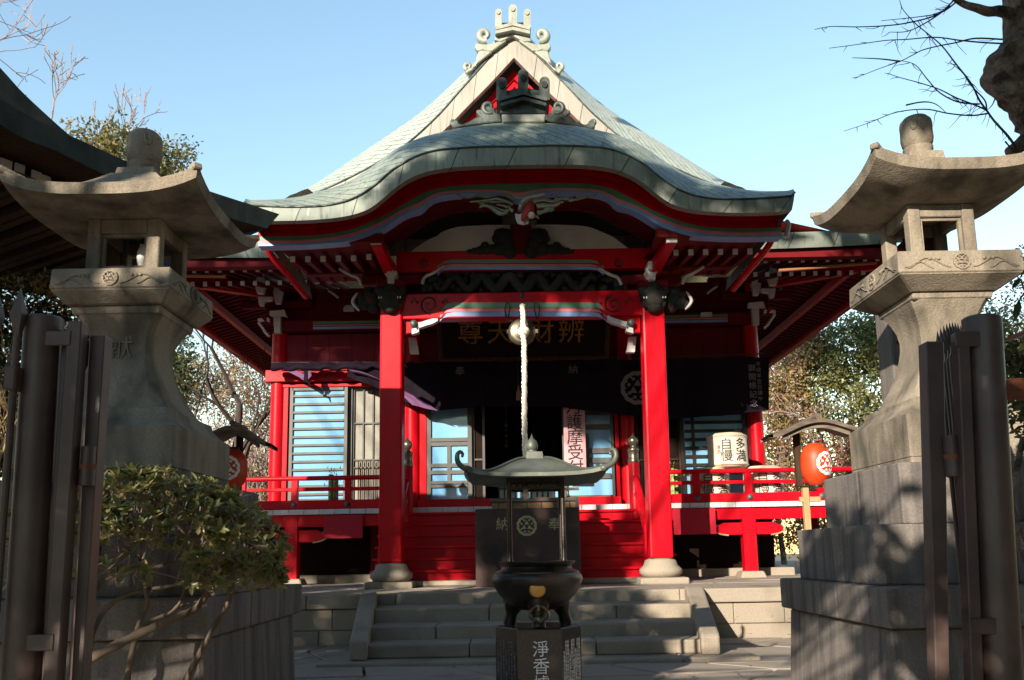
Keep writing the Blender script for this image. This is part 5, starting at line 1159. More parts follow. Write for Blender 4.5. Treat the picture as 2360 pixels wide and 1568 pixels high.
barrel(1638, 1080, 1160, 17.45, "straw wrapped barrel below left in the stack of three on the veranda", 1)
barrel(1762, 1076, 1156, 17.45, "straw wrapped barrel below right in the stack of three on the veranda", 1)
barrel(1679, 1001, 1081, 17.45, "topmost straw wrapped barrel with bold black writing", 1)
# cut bamboo decorations
def bamboo(px, Y, label):
    b = U(px, 1150, Y); t = thing("bamboo_decoration", label, "bamboo ornament", (b.x, Y, ZF), "cut bamboo ornaments on the veranda"); rnd = random.Random(int(px))
    for k in range(6):
        a = k * 1.05; x, y = b.x + .07 * math.cos(a), Y + .07 * math.sin(a); h = .62 + .12 * rnd.random(); m = MB(); pr = [(.0, 0)]
        for j in range(5): pr += [(.034, h * j / 5 + .005), (.034, h * (j + 1) / 5 - .012), (.040, h * (j + 1) / 5 - .004)]
        m.lathe(pr + [(.0, h)], (x, y, ZF), 10); m.build("bamboo_stem", M_['bamboo'], t, smooth=45)
    for z in (.12, .42): m = MB(); m.tube([(b.x + .115 * math.cos(2 * math.pi * k / 20), Y + .115 * math.sin(2 * math.pi * k / 20), ZF + z) for k in range(21)], .016, 6); m.build("rope_tie", M_['straw'], t, smooth=60)
    m = MB()
    for k in range(70):
        p = V((b.x + rnd.gauss(0, .09), Y + rnd.gauss(0, .08), ZF + .45 + rnd.random() * .4)); d = V((rnd.gauss(0, 1), rnd.gauss(0, 1), rnd.random())).normalized() * .09; s = d.cross(V((0, 0, 1))).normalized() * .012
        m.add([p, p + d * .5 + s, p + d, p + d * .5 - s], [(0, 1, 2, 3)])
    m.build("leaf_sprigs", M_['azalea'], t, fix=False)
bamboo(768, 17.3, "bundle of cut green bamboo in front of the slatted window"); bamboo(1556, 17.3, "bundle of cut green bamboo beside the straw barrels")
# ---------------------------------------------------------------- paper lanterns under little roofs
def paper_lantern(cx_, cyt, cyb, w, Y, post_px, roof, label, label2, sx):
    a, b = U(cx_, cyt, Y), U(cx_, cyb, Y); r = w * Y / FPX / 2; zc, hh = (a.z + b.z) / 2, (a.z - b.z) / 2
    s = thing("lantern_stand", label2, "lantern stand", (xx(post_px, 1150, Y + .12), Y + .12, ZP), "roofed stands for the paper lanterns")
    x = xx(post_px, 1150, Y + .14); m = MB(); m.box(x - .045, x + .045, Y + .10, Y + .19, zc - hh, zz(post_px, roof[0] - 8, Y)); m.build("upper_post", M_['darkwood'], s, bevel=.005)
    m = MB(); m.box(x + .03, x + .12, Y + .08, Y + .17, ZP - .02, zc - hh - .02); m.build("stake", M_['stake'], s, bevel=.006); m = MB(); m.box(x - .02, x + .3, Y + .1, Y + .16, zc - hh - .24, zc - hh - .16); m.build("cross_piece", M_['stake'], s, bevel=.005)
    x0_, x1_ = roof[1], roof[2]; pt = []
    for k in range(25):
        t = k / 24; yy = roof[3] - (roof[3] - roof[0]) * (math.sin(math.pi * min(1, max(0, t))) ** 1.6); pt.append((x0_ + (x1_ - x0_) * t, yy + roof[4] * (t - .5)))
    rows = [[U(q[0], q[1], Y) + V((0, dy, dz)) for q in pt] for dy, dz in ((-.32, 0), (-.30, -.055), (.0, -.02), (.34, -.055), (.36, 0), (.0, .03), (-.32, 0))]
    m = MB(); m.loft(rows); m.build("little_roof", M_['barkwood'], s, smooth=40)
    m = MB(); q = [U(q[0], q[1] + 9, Y) + V((0, -.22, 0)) for q in pt[3:-3]]; m.loft([q, [p - V((0, 0, .07)) for p in q], [p + V((0, .03, -.07)) for p in q], [p + V((0, .03, 0)) for p in q], q]); m.build("roof_bargeboard", M_['barkwood'], s, smooth=40)
    m = MB(); m.tube([U((x0_ + x1_) / 2, roof[0] - 3, Y) + V((0, -.3, .02)), U((x0_ + x1_) / 2, roof[0] - 3, Y) + V((0, .34, .02))], .045, 10); m.build("ridge_pole", M_['barkwood'], s, smooth=50)
    t = thing("paper_lantern", label, "paper lantern", (a.x, Y, b.z), "red paper lanterns with a white crest")
    pr = []; n = 44
    for k in range(n + 1):
        q = -1 + 2 * k / n; pr.append((r * (max(0, 1 - abs(q) ** 3.2 * .62)) * (1 + .008 * (k % 2)), zc + hh * q))
    m = MB(); m.lathe([(.0, pr[0][1])] + pr + [(.0, pr[-1][1])], (a.x, Y, 0), 36); m.build("paper_body", M_['lampred'], t, smooth=75)
    for z in (zc - hh, zc + hh): m = MB(); m.lathe([(r * .40, z - .03), (r * .42, z), (r * .40, z + .03)], (a.x, Y, 0), 24); m.build("end_hoop", M_['black'], t, smooth=50)
    m = MB(); m.tube([(a.x, Y, zc + hh), (a.x, Y, zc + hh + .12)], .012, 6); m.build("lantern_hook", M_['black'], t)
    ca = sx
    def P(u, v, w):
        q = v / hh; rr = r * max(0, 1 - abs(q) ** 3.2 * .62) * 1.012 + w; an = ca + u / r; return V((a.x + rr * math.sin(an), Y - rr * math.cos(an), zc + v))
    m = MB(); crest(m, P, r * .80, .003); m.build("white_crest", M_['whitemark'], t)
paper_lantern(1876, 1022, 1120, 66, 13.0, 1845, (972, 1768, 1972, 1000, -14), "orange red paper lantern with white crest in full sun", "sunlit lantern stand with a dark post and bark roof", .55)
paper_lantern(537, 1036, 1128, 68, 13.0, 548, (988, 474, 626, 1020, 14), "red paper lantern with white crest in shade behind the bush", "shaded lantern stand with a bark roof beside the left lantern", .0)
# red painted boards hung below the veranda edge
for (a, b, yt, yb, lab) in ((746, 836, 1187, 1241, "plain red board hung below the veranda in shade"), (1552, 1650, 1172, 1232, "plain red board hung below the veranda in sun, crossed by a shadow")):
    m = MB(); RB(m, a, b, yt, yb, YV - .10, 0, .02); tag(m.build("hanging_board", M_['redpink'], bevel=.004), lab, "board", "red boards hung below the veranda")
# ---------------------------------------------------------------- phoenix carving under the porch gable
ph = []
def feather(pts, r, mm, nm): m = MB(); sp = spline([U(*c6(*p), YB - .03) for p in pts], 5); n_ = len(sp) - 1; m.tube(sp, [r * (1 - .55 * i / n_) for i in range(n_ + 1)], 8, sq=.8); m.build(nm, M_[mm], hall, smooth=60)
lw = [(980, 330), (920, 300), (840, 290), (760, 300), (690, 295), (610, 310), (540, 300), (490, 275)]
for i in range(6): feather([(x, y + i * 17 - 10 + 9 * math.sin(i * 1.7 + x * .025)) for x, y in lw[:8 - i]], .034, ('carvegreen', 'carvedark', 'copper_light')[i % 3], "wing_feather")
for i in range(5): feather([(965 - 8 * i, 350 + 18 * i), (930 - 16 * i, 410 + 8 * i), (860 - 22 * i, 400 - 6 * i), (790 - 22 * i, 372 - 6 * i), (715 - 6 * i, 372 - 9 * i), (690 + 10 * i, 385 - 10 * i)], .030, ('copper_light', 'carvegreen', 'carvedark')[i % 3], "tail_curl")
for i in range(5): feather([(1150 + 10 * i, 330 + 12 * i), (1240, 310 + 16 * i), (1330, 330 + 10 * i), (1420 - 10 * i, 300 + 12 * i), (1520 - 40 * i, 315 + 8 * i), (1620 - 60 * i, 290 + 6 * i), (1700 - 90 * i, 272 + 8 * i)], .036, ('carvegreen', 'copper_light', 'carvedark')[i % 3], "wing_feather")
for i in range(3): feather([(1190, 440 - 10 * i), (1240, 420), (1290, 380 + 14 * i), (1330, 395), (1300, 420)], .035, 'carvegreen', "tail_curl")
for i in range(4): feather([(1040 + 5 * i, 410 - 20 * i), (1060 + 15 * i, 350 - 14 * i), (1120 + 20 * i, 300 - 5 * i), (1190 + 18 * i, 275 - 2 * i), (1250, 262)], .05, 'carvewhite' if i % 2 else 'copper_light', "long_feather")
m = MB(); m.tube(spline([U(*c6(1130, 340), YB - .05), U(*c6(1118, 400), YB - .09), U(*c6(1085, 450), YB - .11), U(*c6(1062, 500), YB - .10)], 6), [.04, .05, .06, .07, .08, .085, .085, .085, .08, .08, .075, .07, .065, .06, .05, .045, .035, .03, .02], 12); m.build("bird_breast", M_['carvered'], hall, smooth=60)
for i in range(9): feather([(1010 + 12 * i, 440 + 5 * (i % 3)), (1015 + 12 * i, 490), (1030 + 10 * i, 535 - 3 * abs(i - 4))], .028, 'carvewhite', "breast_plume")
m = MB(); q = U(*c6(1140, 450), YB - .16); m.ball(q, (.06, .07, .055), 12, 8); m.build("bird_head", M_['carvewhite'], hall, smooth=60)
feather([(1165, 455), (1195, 468), (1200, 482)], .03, 'gold', "bird_beak"); feather([(1130, 430), (1160, 425), (1175, 440)], .025, 'carvered', "bird_comb")
for i in range(3): m = MB(); q = U(*c6(1140 + i * 14, 500 + i * 6), YB - .05); m.ball(q, .05, 8, 6); m.build("carved_claw", M_['carvedark'], hall, smooth=60)
# ================================================================ plants
def leaf(mb, p, d, up, L, w):
    """a pointed leaf folded a little along its middle"""
    d = d.normalized(); s = d.cross(up)
    s = s.normalized() if s.length > 1e-4 else V((1, 0, 0)); n = s.cross(d)
    a, b, c = p + d * L * .35, p + d * L * .7, p + d * L
    mb.add([p, a + s * w * .5 + n * w * .12, b + s * w * .42 + n * w * .1, c, b - s * w * .42 + n * w * .1, a - s * w * .5 + n * w * .12, a, b], [(0, 1, 6), (1, 2, 7, 6), (2, 3, 7), (3, 4, 7), (4, 5, 6, 7), (5, 0, 6)])
def quadleaf(mb, p, d, s, L, w): mb.add([p, p + d * L * .5 + s * w * .5, p + d * L, p + d * L * .5 - s * w * .5], [(0, 1, 2, 3)])
def rdir(r): return V((r.gauss(0, 1), r.gauss(0, 1), r.gauss(0, 1))).normalized()
def foliage(name, mm, parent, blobs, n, L, rnd, clump=.35, per=26, droop=.2, fill=.55, kmin=3):
    """leaf clumps spread through the blobs' volume; mm: list of leaf materials shared out clump by clump"""
    mb = MB(); mats = mm if isinstance(mm, list) else [mm]; tot = sum(b[1][0] * b[1][1] * b[1][2] for b in blobs) or 1
    for c, rr in blobs:
        c = V(c); k = max(kmin, int(n / per * rr[0] * rr[1] * rr[2] / tot))
        for _ in range(k):
            d = rdir(rnd); q = fill + (1.04 - fill) * rnd.random() ** .6; cc = c + V((d.x * rr[0], d.y * rr[1], d.z * rr[2])) * q; mb.cur = rnd.randrange(len(mats)); cs = clump * rnd.uniform(.6, 1.3)
            for _ in range(per):
                e = rdir(rnd) * cs * rnd.random() ** .5; u = (rdir(rnd) + d * .7 + V((0, 0, -droop))).normalized(); s = u.cross(rdir(rnd))
                if s.length < .05: continue
                quadleaf(mb, cc + e, u, s.normalized(), L * rnd.uniform(.7, 1.3), L * .5)
    return mb.build(name, mats, parent, fix=False)
def grow(mb, p, d, L, r, depth, rnd, spread=.55, kids=(2, 3), up=.15, keep=.72, bend=.16, tips=None, n=5, rmin=.004):
    pts = [V(p)]; dd = V(d).normalized(); st = 4
    for _ in range(st): dd = (dd + rdir(rnd) * bend + V((0, 0, up * .12))).normalized(); pts.append(pts[-1] + dd * L / st)
    mb.tube(pts, [max(rmin, r * (1 - .38 * i / st)) for i in range(st + 1)], n if depth > 1 else 3, cap=False)
    if depth <= 0:
        if tips is not None: tips.append((pts[-1], dd))
        return
    for k in range(rnd.randint(*kids)):
        nd = (dd + rdir(rnd) * spread * 1.3 + V((0, 0, up))).normalized(); j = rnd.choice((2, 3, 4, 4)); grow(mb, pts[j], nd, L * keep * rnd.uniform(.75, 1.15), r * (1 - .38 * j / st) * .66, depth - 1, rnd, spread, kids, up, keep, bend, tips, n, rmin)
# ---- clipped azalea beside the left gate
az = thing("azalea_bush", "clipped azalea bush with bare twisted stems beside the left gate", "bush", (-2.6, 5.2, 0))
rnd = random.Random(12); c7 = lambda x, y: (x * .333, 1046 + y * .333)
stems = [([(500, 1760), (540, 1560), (600, 1440), (780, 1340), (1000, 1230), (1200, 1140), (1340, 1080), (1430, 970), (1440, 890), (1500, 800)], .034, 4.75), ([(520, 1760), (560, 1560), (610, 1400), (620, 1200), (640, 1000), (660, 850), (690, 640)], .030, 4.95),
         ([(850, 1760), (880, 1560), (920, 1350), (970, 1150), (1020, 1050), (1000, 900), (960, 700)], .022, 5.0), ([(1200, 1760), (1290, 1560), (1400, 1350), (1480, 1200), (1590, 1010), (1610, 850), (1640, 700)], .022, 4.7),
         ([(620, 1300), (700, 1120), (800, 1020), (950, 950), (1150, 920), (1300, 870), (1380, 720)], .017, 5.0), ([(640, 900), (660, 800), (780, 760), (900, 650), (980, 520)], .020, 4.8), ([(660, 950), (720, 880), (900, 800), (1100, 780), (1230, 720), (1300, 560)], .018, 4.85),
         ([(900, 1270), (1040, 1160), (1180, 1100), (1260, 1000), (1300, 820)], .015, 4.8), ([(1440, 900), (1560, 830), (1680, 740), (1750, 600)], .014, 4.8), ([(1500, 820), (1620, 780), (1780, 640)], .012, 4.75), ([(640, 820), (560, 700), (620, 500)], .016, 4.9)]
ends = []; m = MB()
for px, r, Y in stems:
    pts = spline([U(*c7(*q), Y + .3 + .03 * math.sin(i * 2.1)) for i, q in enumerate(px)], 5); n_ = len(pts) - 1
    m = MB(); m.tube(pts, [r * (1 - .55 * i / n_) * (1 + .12 * math.sin(i * 1.7)) for i in range(n_ + 1)], 9); m.build("stem", M_['stem'], az, smooth=60); ends += pts[int(n_ * .75)::3]
Cb = V((-2.28, 5.18, 1.20)); Rb = V((.877, .42, .63)); tw = MB(); lf = MB()
def on_bush(d):
    q = V((d.x * Rb.x, d.y * Rb.y, d.z * Rb.z)); k = 1 + .10 * noise.noise(d * 2.6) + .05 * noise.noise(d * 7)
    if d.z > .55: q.z *= .92
    return Cb + q * k
for i in range(2100):
    d = rdir(rnd)
    if d.z < -.22 or (d.z < .22 and d.x < .5 and rnd.random() < .8): continue
    if d.x < -.75: continue
    e = on_bush(d) * 1.0; dep = rnd.random() ** 2.4 * .22; p = e - V((d.x, d.y, d.z * .8)) * dep
    nrm = (d + V((0, 0, .45)) + rdir(rnd) * .35).normalized(); near = min(ends, key=lambda q: (q - p).length) if i % 4 == 0 else None
    if near is not None: tw.tube(spline([near, (near + p) / 2 + rdir(rnd) * .04, p], 3), [.006, .005, .0045, .004, .0035, .003, .003], 4, cap=False)
    else: tw.tube([p - nrm * rnd.uniform(.05, .13) + rdir(rnd) * .02, p], .0025, 3, cap=False)
    lf.cur = rnd.choice((0, 0, 0, 1, 2))
    nrm = (nrm + rdir(rnd) * .5).normalized()
    for k in range(rnd.randint(5, 8)):
        a = 2 * math.pi * (k / 6.5) + rnd.random(); t1 = nrm.cross(V((.3, .1, 1))).normalized(); t2 = nrm.cross(t1); o = (t1 * math.cos(a) + t2 * math.sin(a)) * rnd.uniform(.7, 1.1) + nrm * rnd.uniform(.15, .9)
        leaf(lf, p, o, nrm, rnd.uniform(.04, .085), rnd.uniform(.017, .029))
tw.build("twigs", M_['twig'], az, fix=False); lf.build("foliage", [M_['azalea'], M_['paleleaf'], M_['evergreen']], az, fix=False)

# ---- big bare tree by the right lantern
YT_ = 9.6; r5 = lambda x, y: (1757.3 + x * .4804, y * .4804)
bt = thing("bare_tree", "old bare tree with a burled grey trunk behind the right lantern", "tree", (U(2450, 1250, YT_).x, YT_, 0))
tk = [((2350, -160), 34), ((2346, 0), 36), ((2349, 60), 36), ((2350, 95), 38), ((2332, 125), 55), ((2325, 160), 56), ((2338, 195), 52), ((2364, 235), 46), ((2392, 280), 44), ((2416, 350), 46), ((2436, 480), 48), ((2456, 800), 56), ((2470, 1310), 80)]
sp = spline([U(*p, YT_) for p, r in tk], 8); rr = []
for i in range(len(tk) - 1): rr += [tk[i][1] + (tk[i + 1][1] - tk[i][1]) * j / 8 for j in range(8)]
rr.append(tk[-1][1]); m = MB(); n_ = 26
rows = []
for i, (p, r) in enumerate(zip(sp, rr)):
    r = r * YT_ / FPX; row = []
    for k in range(n_):
        a = 2 * math.pi * k / n_; q = V((math.cos(a), math.sin(a), 0)); w = 1 + (.26 if 24 < i < 66 else .07) * noise.noise(V((q.x * 1.7, q.y * 1.7, p.z * 2.6))) + (.24 if 24 < i < 66 else .06) * noise.noise(V((q.x * 4, q.y * 4, p.z * 9)))
        row.append(p + q * r * w)
    rows.append(row)
m.loft(rows, closed=True); m.build("trunk", M_['bark'], bt, smooth=80)
def limb(pts, r0, r1, name, mm, wob=0.0): sp = spline([U(x, y, YT_ - .1 + .25 * math.sin(i * .9 + x)) for i, (x, y) in enumerate(pts)], 5); n_ = len(sp) - 1; m = MB(); m.tube(sp, [r0 + (r1 - r0) * i / n_ for i in range(n_ + 1)], 8 if r0 > .02 else 5); m.build(name, M_[mm], bt, smooth=70)
limb([(2350, 40), (2305, 26), (2278, 27), (2252, 19), (2218, 8), (2180, -20)], .075, .03, "limb", 'bark')
limb([(2420, 330), (2375, 320), (2345, 340), (2322, 352)], .13, .055, "limb", 'bark')
T = [[(930, -10), (840, 70), (700, 110), (580, 125), (450, 130), (330, 128), (250, 142)], [(1150, 210), (1060, 205), (950, 195), (830, 180), (690, 190), (590, 195), (450, 215), (320, 232)], [(1150, 190), (1020, 185), (930, 205), (850, 220), (770, 240), (720, 265), (660, 295), (560, 330), (440, 378)],
     [(660, 295), (560, 283), (430, 278)], [(1250, 770), (1190, 670), (1110, 580), (1075, 530), (1040, 480), (1000, 400), (930, 310), (860, 220), (790, 160), (730, 110), (670, 40), (655, -20)], [(1075, 530), (1020, 505), (930, 470), (850, 430), (760, 400), (650, 370), (600, 352)],
     [(1080, 545), (1000, 555), (890, 545), (780, 525), (640, 540), (510, 590), (390, 630)], [(1040, 500), (940, 490), (850, 445), (790, 380), (730, 310), (650, 290)], [(1075, 530), (1065, 480), (1000, 410), (960, 350), (900, 300)], [(1120, 460), (1105, 500), (1080, 528)],
     [(900, 30), (800, 100), (700, 150), (610, 155)], [(930, 10), (860, 60), (760, 80), (570, 100)], [(690, 505), (770, 490), (830, 500), (880, 540)], [(1165, 680), (1200, 720), (1260, 780)]]
for t in T: limb([r5(*p) for p in t], .016 if len(t) > 9 else .011, .0035, "branch", 'darktwig')
rnd = random.Random(31); m = MB()
for i in range(95):
    t = T[rnd.choice((0, 1, 2, 4, 4, 5, 6, 7, 8, 10, 11))]; k = rnd.randrange(len(t) - 1); f = rnd.random(); p = (t[k][0] + (t[k + 1][0] - t[k][0]) * f, t[k][1] + (t[k + 1][1] - t[k][1]) * f); a = rnd.uniform(-.6, 2.6); q = [p]; L = rnd.uniform(30, 95)
    if p[0] < 560: L *= .4
    for j in range(3): a += rnd.uniform(-.35, .35); q.append((q[-1][0] - L / 3 * math.cos(a), q[-1][1] + L / 3 * math.sin(a)))
    m.tube(spline([U(*r5(*w), YT_ + rnd.uniform(-.2, .2)) for w in q], 3), [.006 - .004 * j / 9 for j in range(10)], 3, cap=False)
m.build("twigs", M_['darktwig'], bt, fix=False)
# ---- other trees and thickets, each where it stands
def bare(name, label, base, h, r, seed, mm, depth=5, d=(0, 0, 1), L=None, spread=.6, kids=(2, 3), up=.2, parts=True, rmin=.006):
    t = thing(name, label, "tree", base); rnd = random.Random(seed); m = MB(); p = V(base); top = p + V((d[0], d[1], d[2])) * h
    m.tube(spline([p, p + (top - p) * .5 + rdir(rnd) * h * .04, top], 5), [r * (1 - .35 * i / 10) for i in range(11)], 10); m.build("trunk", M_[mm], t, smooth=70)
    m = MB()
    for k in range(4): grow(m, p + (top - p) * (.6 + .4 * k / 3), (V(d) + rdir(rnd) * .8).normalized(), L or h * .45, r * .55, depth, rnd, spread, kids, up, .74, .18, None, 5, rmin)
    m.build("branches", M_[mm], t, fix=False); return t
bare("bare_tree", "bare pinkish twigged tree rising above the dark roof at top left", (U(-60, 600, 24).x, 24, 0), 14.0, .22, 5, 'twig', 5, L=3.9, spread=.75, rmin=.012)
bare("bare_tree", "small bare tree behind the dark roof edge at far left", (U(140, 500, 27).x, 27, 0), 14.6, .14, 8, 'twig', 5, L=2.1, spread=.6, rmin=.013)
def leafy(name, label, base, h, r, blobs, mm, n, L, seed, cat="tree", clump=.4, kind=None, per=26, fill=.5, kmin=3):
    t = thing(name, label, cat, base); rnd = random.Random(seed); p = V(base); m = MB()
    m.tube(spline([p - V((0, 0, .1)), p + V((rnd.uniform(-.2, .2), 0, h * .5)), p + V((rnd.uniform(-.3, .3), 0, h))], 5), [r * (1 - .6 * i / 10) for i in range(11)], 9)
    for c, rr_ in blobs: m.tube(spline([p + V((0, 0, h * .6)), (p + V((0, 0, h * .8)) + V(c)) / 2 + rdir(rnd) * .3, V(c)], 5), [r * .5 * (1 - .8 * i / 10) for i in range(11)], 6)
    m.build("trunk", M_['bark'], t, smooth=70); foliage("crown", mm, t, blobs, n, L, rnd, clump, per, fill=fill, kmin=kmin); return t
def B(x, y, Y, rx, ry=None, rz=None):
    p = U(x, y, Y); s = Y / FPX; return ((p.x, Y, p.z), (rx * s, (ry or rx) * s, (rz or rx) * s))
leafy("evergreen_tree", "pale leaved evergreen showing above the dark roof behind the left lantern", (U(300, 700, 25).x, 25, 0), 10, .2, [B(290, 330, 25, 52, 50, 40), B(215, 325, 25, 48, 50, 34), B(395, 372, 25, 38, 40, 48), B(250, 380, 25, 90, 60, 55), B(340, 400, 25, 80, 60, 50), B(175, 300, 25, 22, 20, 22), B(250, 290, 25, 16, 16, 26), B(420, 345, 25, 14, 14, 30), B(330, 440, 25, 110, 60, 60)], [M_['paleleaf'], M_['evergreen']], 9000, .15, 17, clump=.42)
leafy("evergreen_tree", "dense dark evergreen overhanging the thicket beside the left lantern", (U(395, 1000, 24).x, 24, 0), 5.4, .16, [B(415, 850, 24, 62, 50, 50), B(400, 800, 24, 45, 50, 40), B(470, 880, 24, 45, 30, 16), B(350, 880, 24, 90, 60, 70), B(430, 910, 24, 40, 40, 18), B(300, 700, 24, 120, 60, 80)], [M_['hedge'], M_['evergreen']], 9000, .12, 23, clump=.35)
leafy("leafy_tree", "dark leafy tree with pale twigs behind the far left fence", (U(-30, 1200, 10).x, 10, 0), 4.6, .12, [B(70, 700, 10, 85, 60, 55), B(20, 780, 10.2, 80, 60, 80), B(120, 760, 10.4, 70, 50, 60), B(10, 900, 10, 60, 40, 70), B(-60, 1000, 10, 110, 60, 120), B(20, 1100, 10.4, 70, 50, 110)], [M_['hedge'], M_['hedge'], M_['paleleaf']], 12000, .075, 29, clump=.22)
rnd = random.Random(77); m = MB()
for i in range(26):
    p = U(rnd.uniform(-40, 120), rnd.uniform(980, 1150), 9.3 + rnd.random() * .6); grow(m, p, V((rnd.uniform(-.3, .8), 0, 1)), rnd.uniform(.5, .9), .014, 2, rnd, .5, (2, 2), .1, .75, .25, None, 4, .004)
tag(m.build("bare_shrub", M_['stake'], fix=False), "pale bare twigs tangled in the shrub behind the far left fence", "shrub")
bare("dark_tree", "dark forked bare tree standing in front of the brown thicket on the left", (U(548, 1060, 22).x, 22, 0), U(545, 930, 22).z, .13, 41, 'darktwig', 4, L=1.6, spread=.5, kids=(2, 2), rmin=.012)
# thicket behind the hall on the left: brown leaves and a mesh of pale stems
rnd = random.Random(51); m = MB()
for i in range(900):
    x = rnd.uniform(-17, -5.2); y = rnd.uniform(29, 35); p = V((x, y, rnd.uniform(-.3, 2.5) + (y - 29) * .4)); grow(m, p, V((rnd.uniform(-.6, .6), rnd.uniform(-.3, .3), 1)), rnd.uniform(1.2, 2.4), rnd.uniform(.02, .04), 1, rnd, .5, (2, 3), .2, .8, .2, None, 4, .012)
tag(m.build("thicket_stems", M_['twig'], fix=False), kind="stuff")
blobs = [((rnd.uniform(-17, -5), rnd.uniform(30, 36), rnd.uniform(.5, 8.5)), (1.5, 1.0, 1.1)) for _ in range(90)]
tag(foliage("thicket", [M_['autumn'], M_['autumn'], M_['autumn'], M_['yellow'], M_['paleleaf']], None, blobs, 60000, .14, rnd, .6, 22, fill=.2), kind="stuff")
# right: evergreens, autumn trees and yellow and red shrubs beyond the veranda
leafy("evergreen_tree", "big glossy evergreen between the hall eave and the right lantern", (U(1960, 1150, 40).x, 40, 0), 5.2, .2, [B(1950, 810, 40, 95, 70, 70), B(1990, 750, 40, 50, 50, 42), B(1890, 850, 40, 55, 50, 55), B(2010, 880, 40, 65, 50, 70), B(1930, 930, 40, 80, 50, 50), B(2080, 800, 40, 60, 50, 80), B(1850, 900, 40, 30, 30, 40), B(2000, 980, 40, 70, 40, 30)], [M_['evergreen'], M_['evergreen'], M_['azalea']], 17000, .20, 61, clump=.6)
leafy("autumn_tree", "pale brown autumn tree close to the right end of the hall", (U(1800, 1150, 40).x, 40, 0), 6, .15, [B(1800, 870, 40, 48, 50, 50), B(1840, 830, 40, 40, 50, 40), B(1785, 940, 40, 35, 50, 45), B(1830, 950, 40, 45, 50, 45), B(1860, 780, 40, 40, 50, 30)], [M_['autumn'], M_['yellow'], M_['paleleaf']], 9000, .19, 67, clump=.7)
leafy("autumn_shrub", "yellow and red autumn shrubs seen under the right paper lantern roof", (U(1880, 1180, 40).x, 40, 0), 1.6, .08, [B(1800, 1030, 40, 40, 40, 40), B(1850, 1080, 40, 50, 40, 40), B(1930, 1040, 40, 50, 40, 50), B(1780, 1100, 40, 40, 40, 40), B(1980, 1060, 40, 50, 40, 50), B(1840, 1000, 40, 40, 40, 30), B(1890, 1130, 40, 60, 40, 40), B(1800, 1200, 40, 60, 40, 60), B(1900, 1210, 40, 60, 40, 60)], [M_['yellow'], M_['autumn'], mat('red_leaf', (.40, .05, .05), (.30, .07, .05), 2, rough=.5, trans=(.4, .05, .05)), M_['yellow'], M_['paleleaf']], 10000, .18, 71, "shrub", .55)
bare("bare_tree", "slim pale bare tree among the autumn leaves right of the hall", (U(1875, 1150, 40).x, 40, 0), 5.5, .08, 81, 'twig', 4, L=1.6, rmin=.012)
leafy("autumn_tree", "pinkish bare twigged autumn tree at the far right edge", (U(2400, 1100, 22).x, 22, 0), 7, .16, [B(2370, 700, 22, 60, 40, 70), B(2400, 620, 22, 60, 40, 60), B(2340, 780, 22, 40, 40, 40), B(2420, 850, 22, 60, 40, 90)], [M_['autumn'], M_['autumn'], M_['carvewhite']], 3000, .10, 83, clump=.5, fill=.1)
leafy("evergreen_tree", "yellow green evergreen peeping over the right gate post", (U(2300, 1100, 20).x, 20, 0), 5, .14, [B(2270, 740, 20, 40, 40, 40), B(2310, 770, 20, 45, 40, 50), B(2330, 850, 20, 60, 40, 80), B(2250, 860, 20, 80, 40, 90)], [M_['paleleaf'], M_['azalea']], 7000, .10, 87, clump=.3)
leafy("leafy_shrub", "dark leafy shrub behind the far right fence", (U(2360, 1250, 5.2).x, 5.2, 0), 1.9, .04, [B(2345, 860, 5.2, 40, 40, 40), B(2370, 800, 5.2, 30, 30, 40), B(2390, 940, 5.2, 60, 40, 60)], [M_['hedge'], M_['evergreen']], 1800, .06, 89, "shrub", .12)
# overhanging sprig with a few large leaves at the right edge
sg_ = thing("leaf_sprig", "few large leaves on a thin sprig hanging in from the right edge", "sprig", tuple(U(2350, 760, 3.5)))
for tp_ in (((2480, 640), (2420, 700), (2370, 755)), ((2480, 640), (2400, 640), (2350, 690)), ((2440, 590), (2380, 600), (2352, 640))): m = MB(); m.tube(spline([U(*q, 3.5) for q in tp_], 5), .0035, 5); m.build("twig", M_['darktwig'], sg_)
for (a, b, w, mm) in (((2385, 762), (2304, 792), .030, 'yellow'), ((2400, 772), (2345, 812), .022, 'azalea'), ((2350, 690), (2338, 742), .018, 'hedge'), ((2362, 680), (2350, 640), .014, 'hedge'), ((2352, 640), (2332, 668), .014, 'hedge'), ((2370, 700), (2342, 690), .014, 'hedge'), ((2380, 602), (2348, 590), .014, 'hedge')):
    p, q = U(*a, 3.5), U(*b, 3.47); m = MB(); leaf(m, p, q - p, V((0, -.5, 1)).normalized(), (q - p).length, w * 1.6); m.build("leaf", M_[mm], sg_, fix=False)
# far wood closing the view
rnd = random.Random(91); blobs = [((x + rnd.uniform(-2, 2), 46 + rnd.uniform(-4, 6), rnd.uniform(1, 6.5)), (3.2, 2.5, 2.6)) for x in range(-44, 46, 3) for _ in range(3)]
tag(foliage("far_wood", [M_['evergreen'], M_['autumn'], M_['paleleaf'], M_['hedge']], None, blobs, 42000, .34, rnd, 1.1, 24, fill=.3), kind="stuff")
# stone pillar behind the right lantern
sp_ = thing("stone_pillar", "grey inscribed stone pillar half hidden behind the right lantern", "pillar", (xx(2078, 800, 9.6), 9.6, 0)); x = xx(2078, 800, 9.6)
m = MB(); m.frustum(x, 9.6, 0, .21, .2, 4.0, .2, .19); m.build("pillar_shaft", M_['plinth'], sp_, bevel=.02); glyphs("奉\n納", .30, (x - .02, 9.39, zz(2075, 815, 9.4)), (1, 0, 0), (0, 0, 1), "carved_character", M_['ink'], sp_, .004)
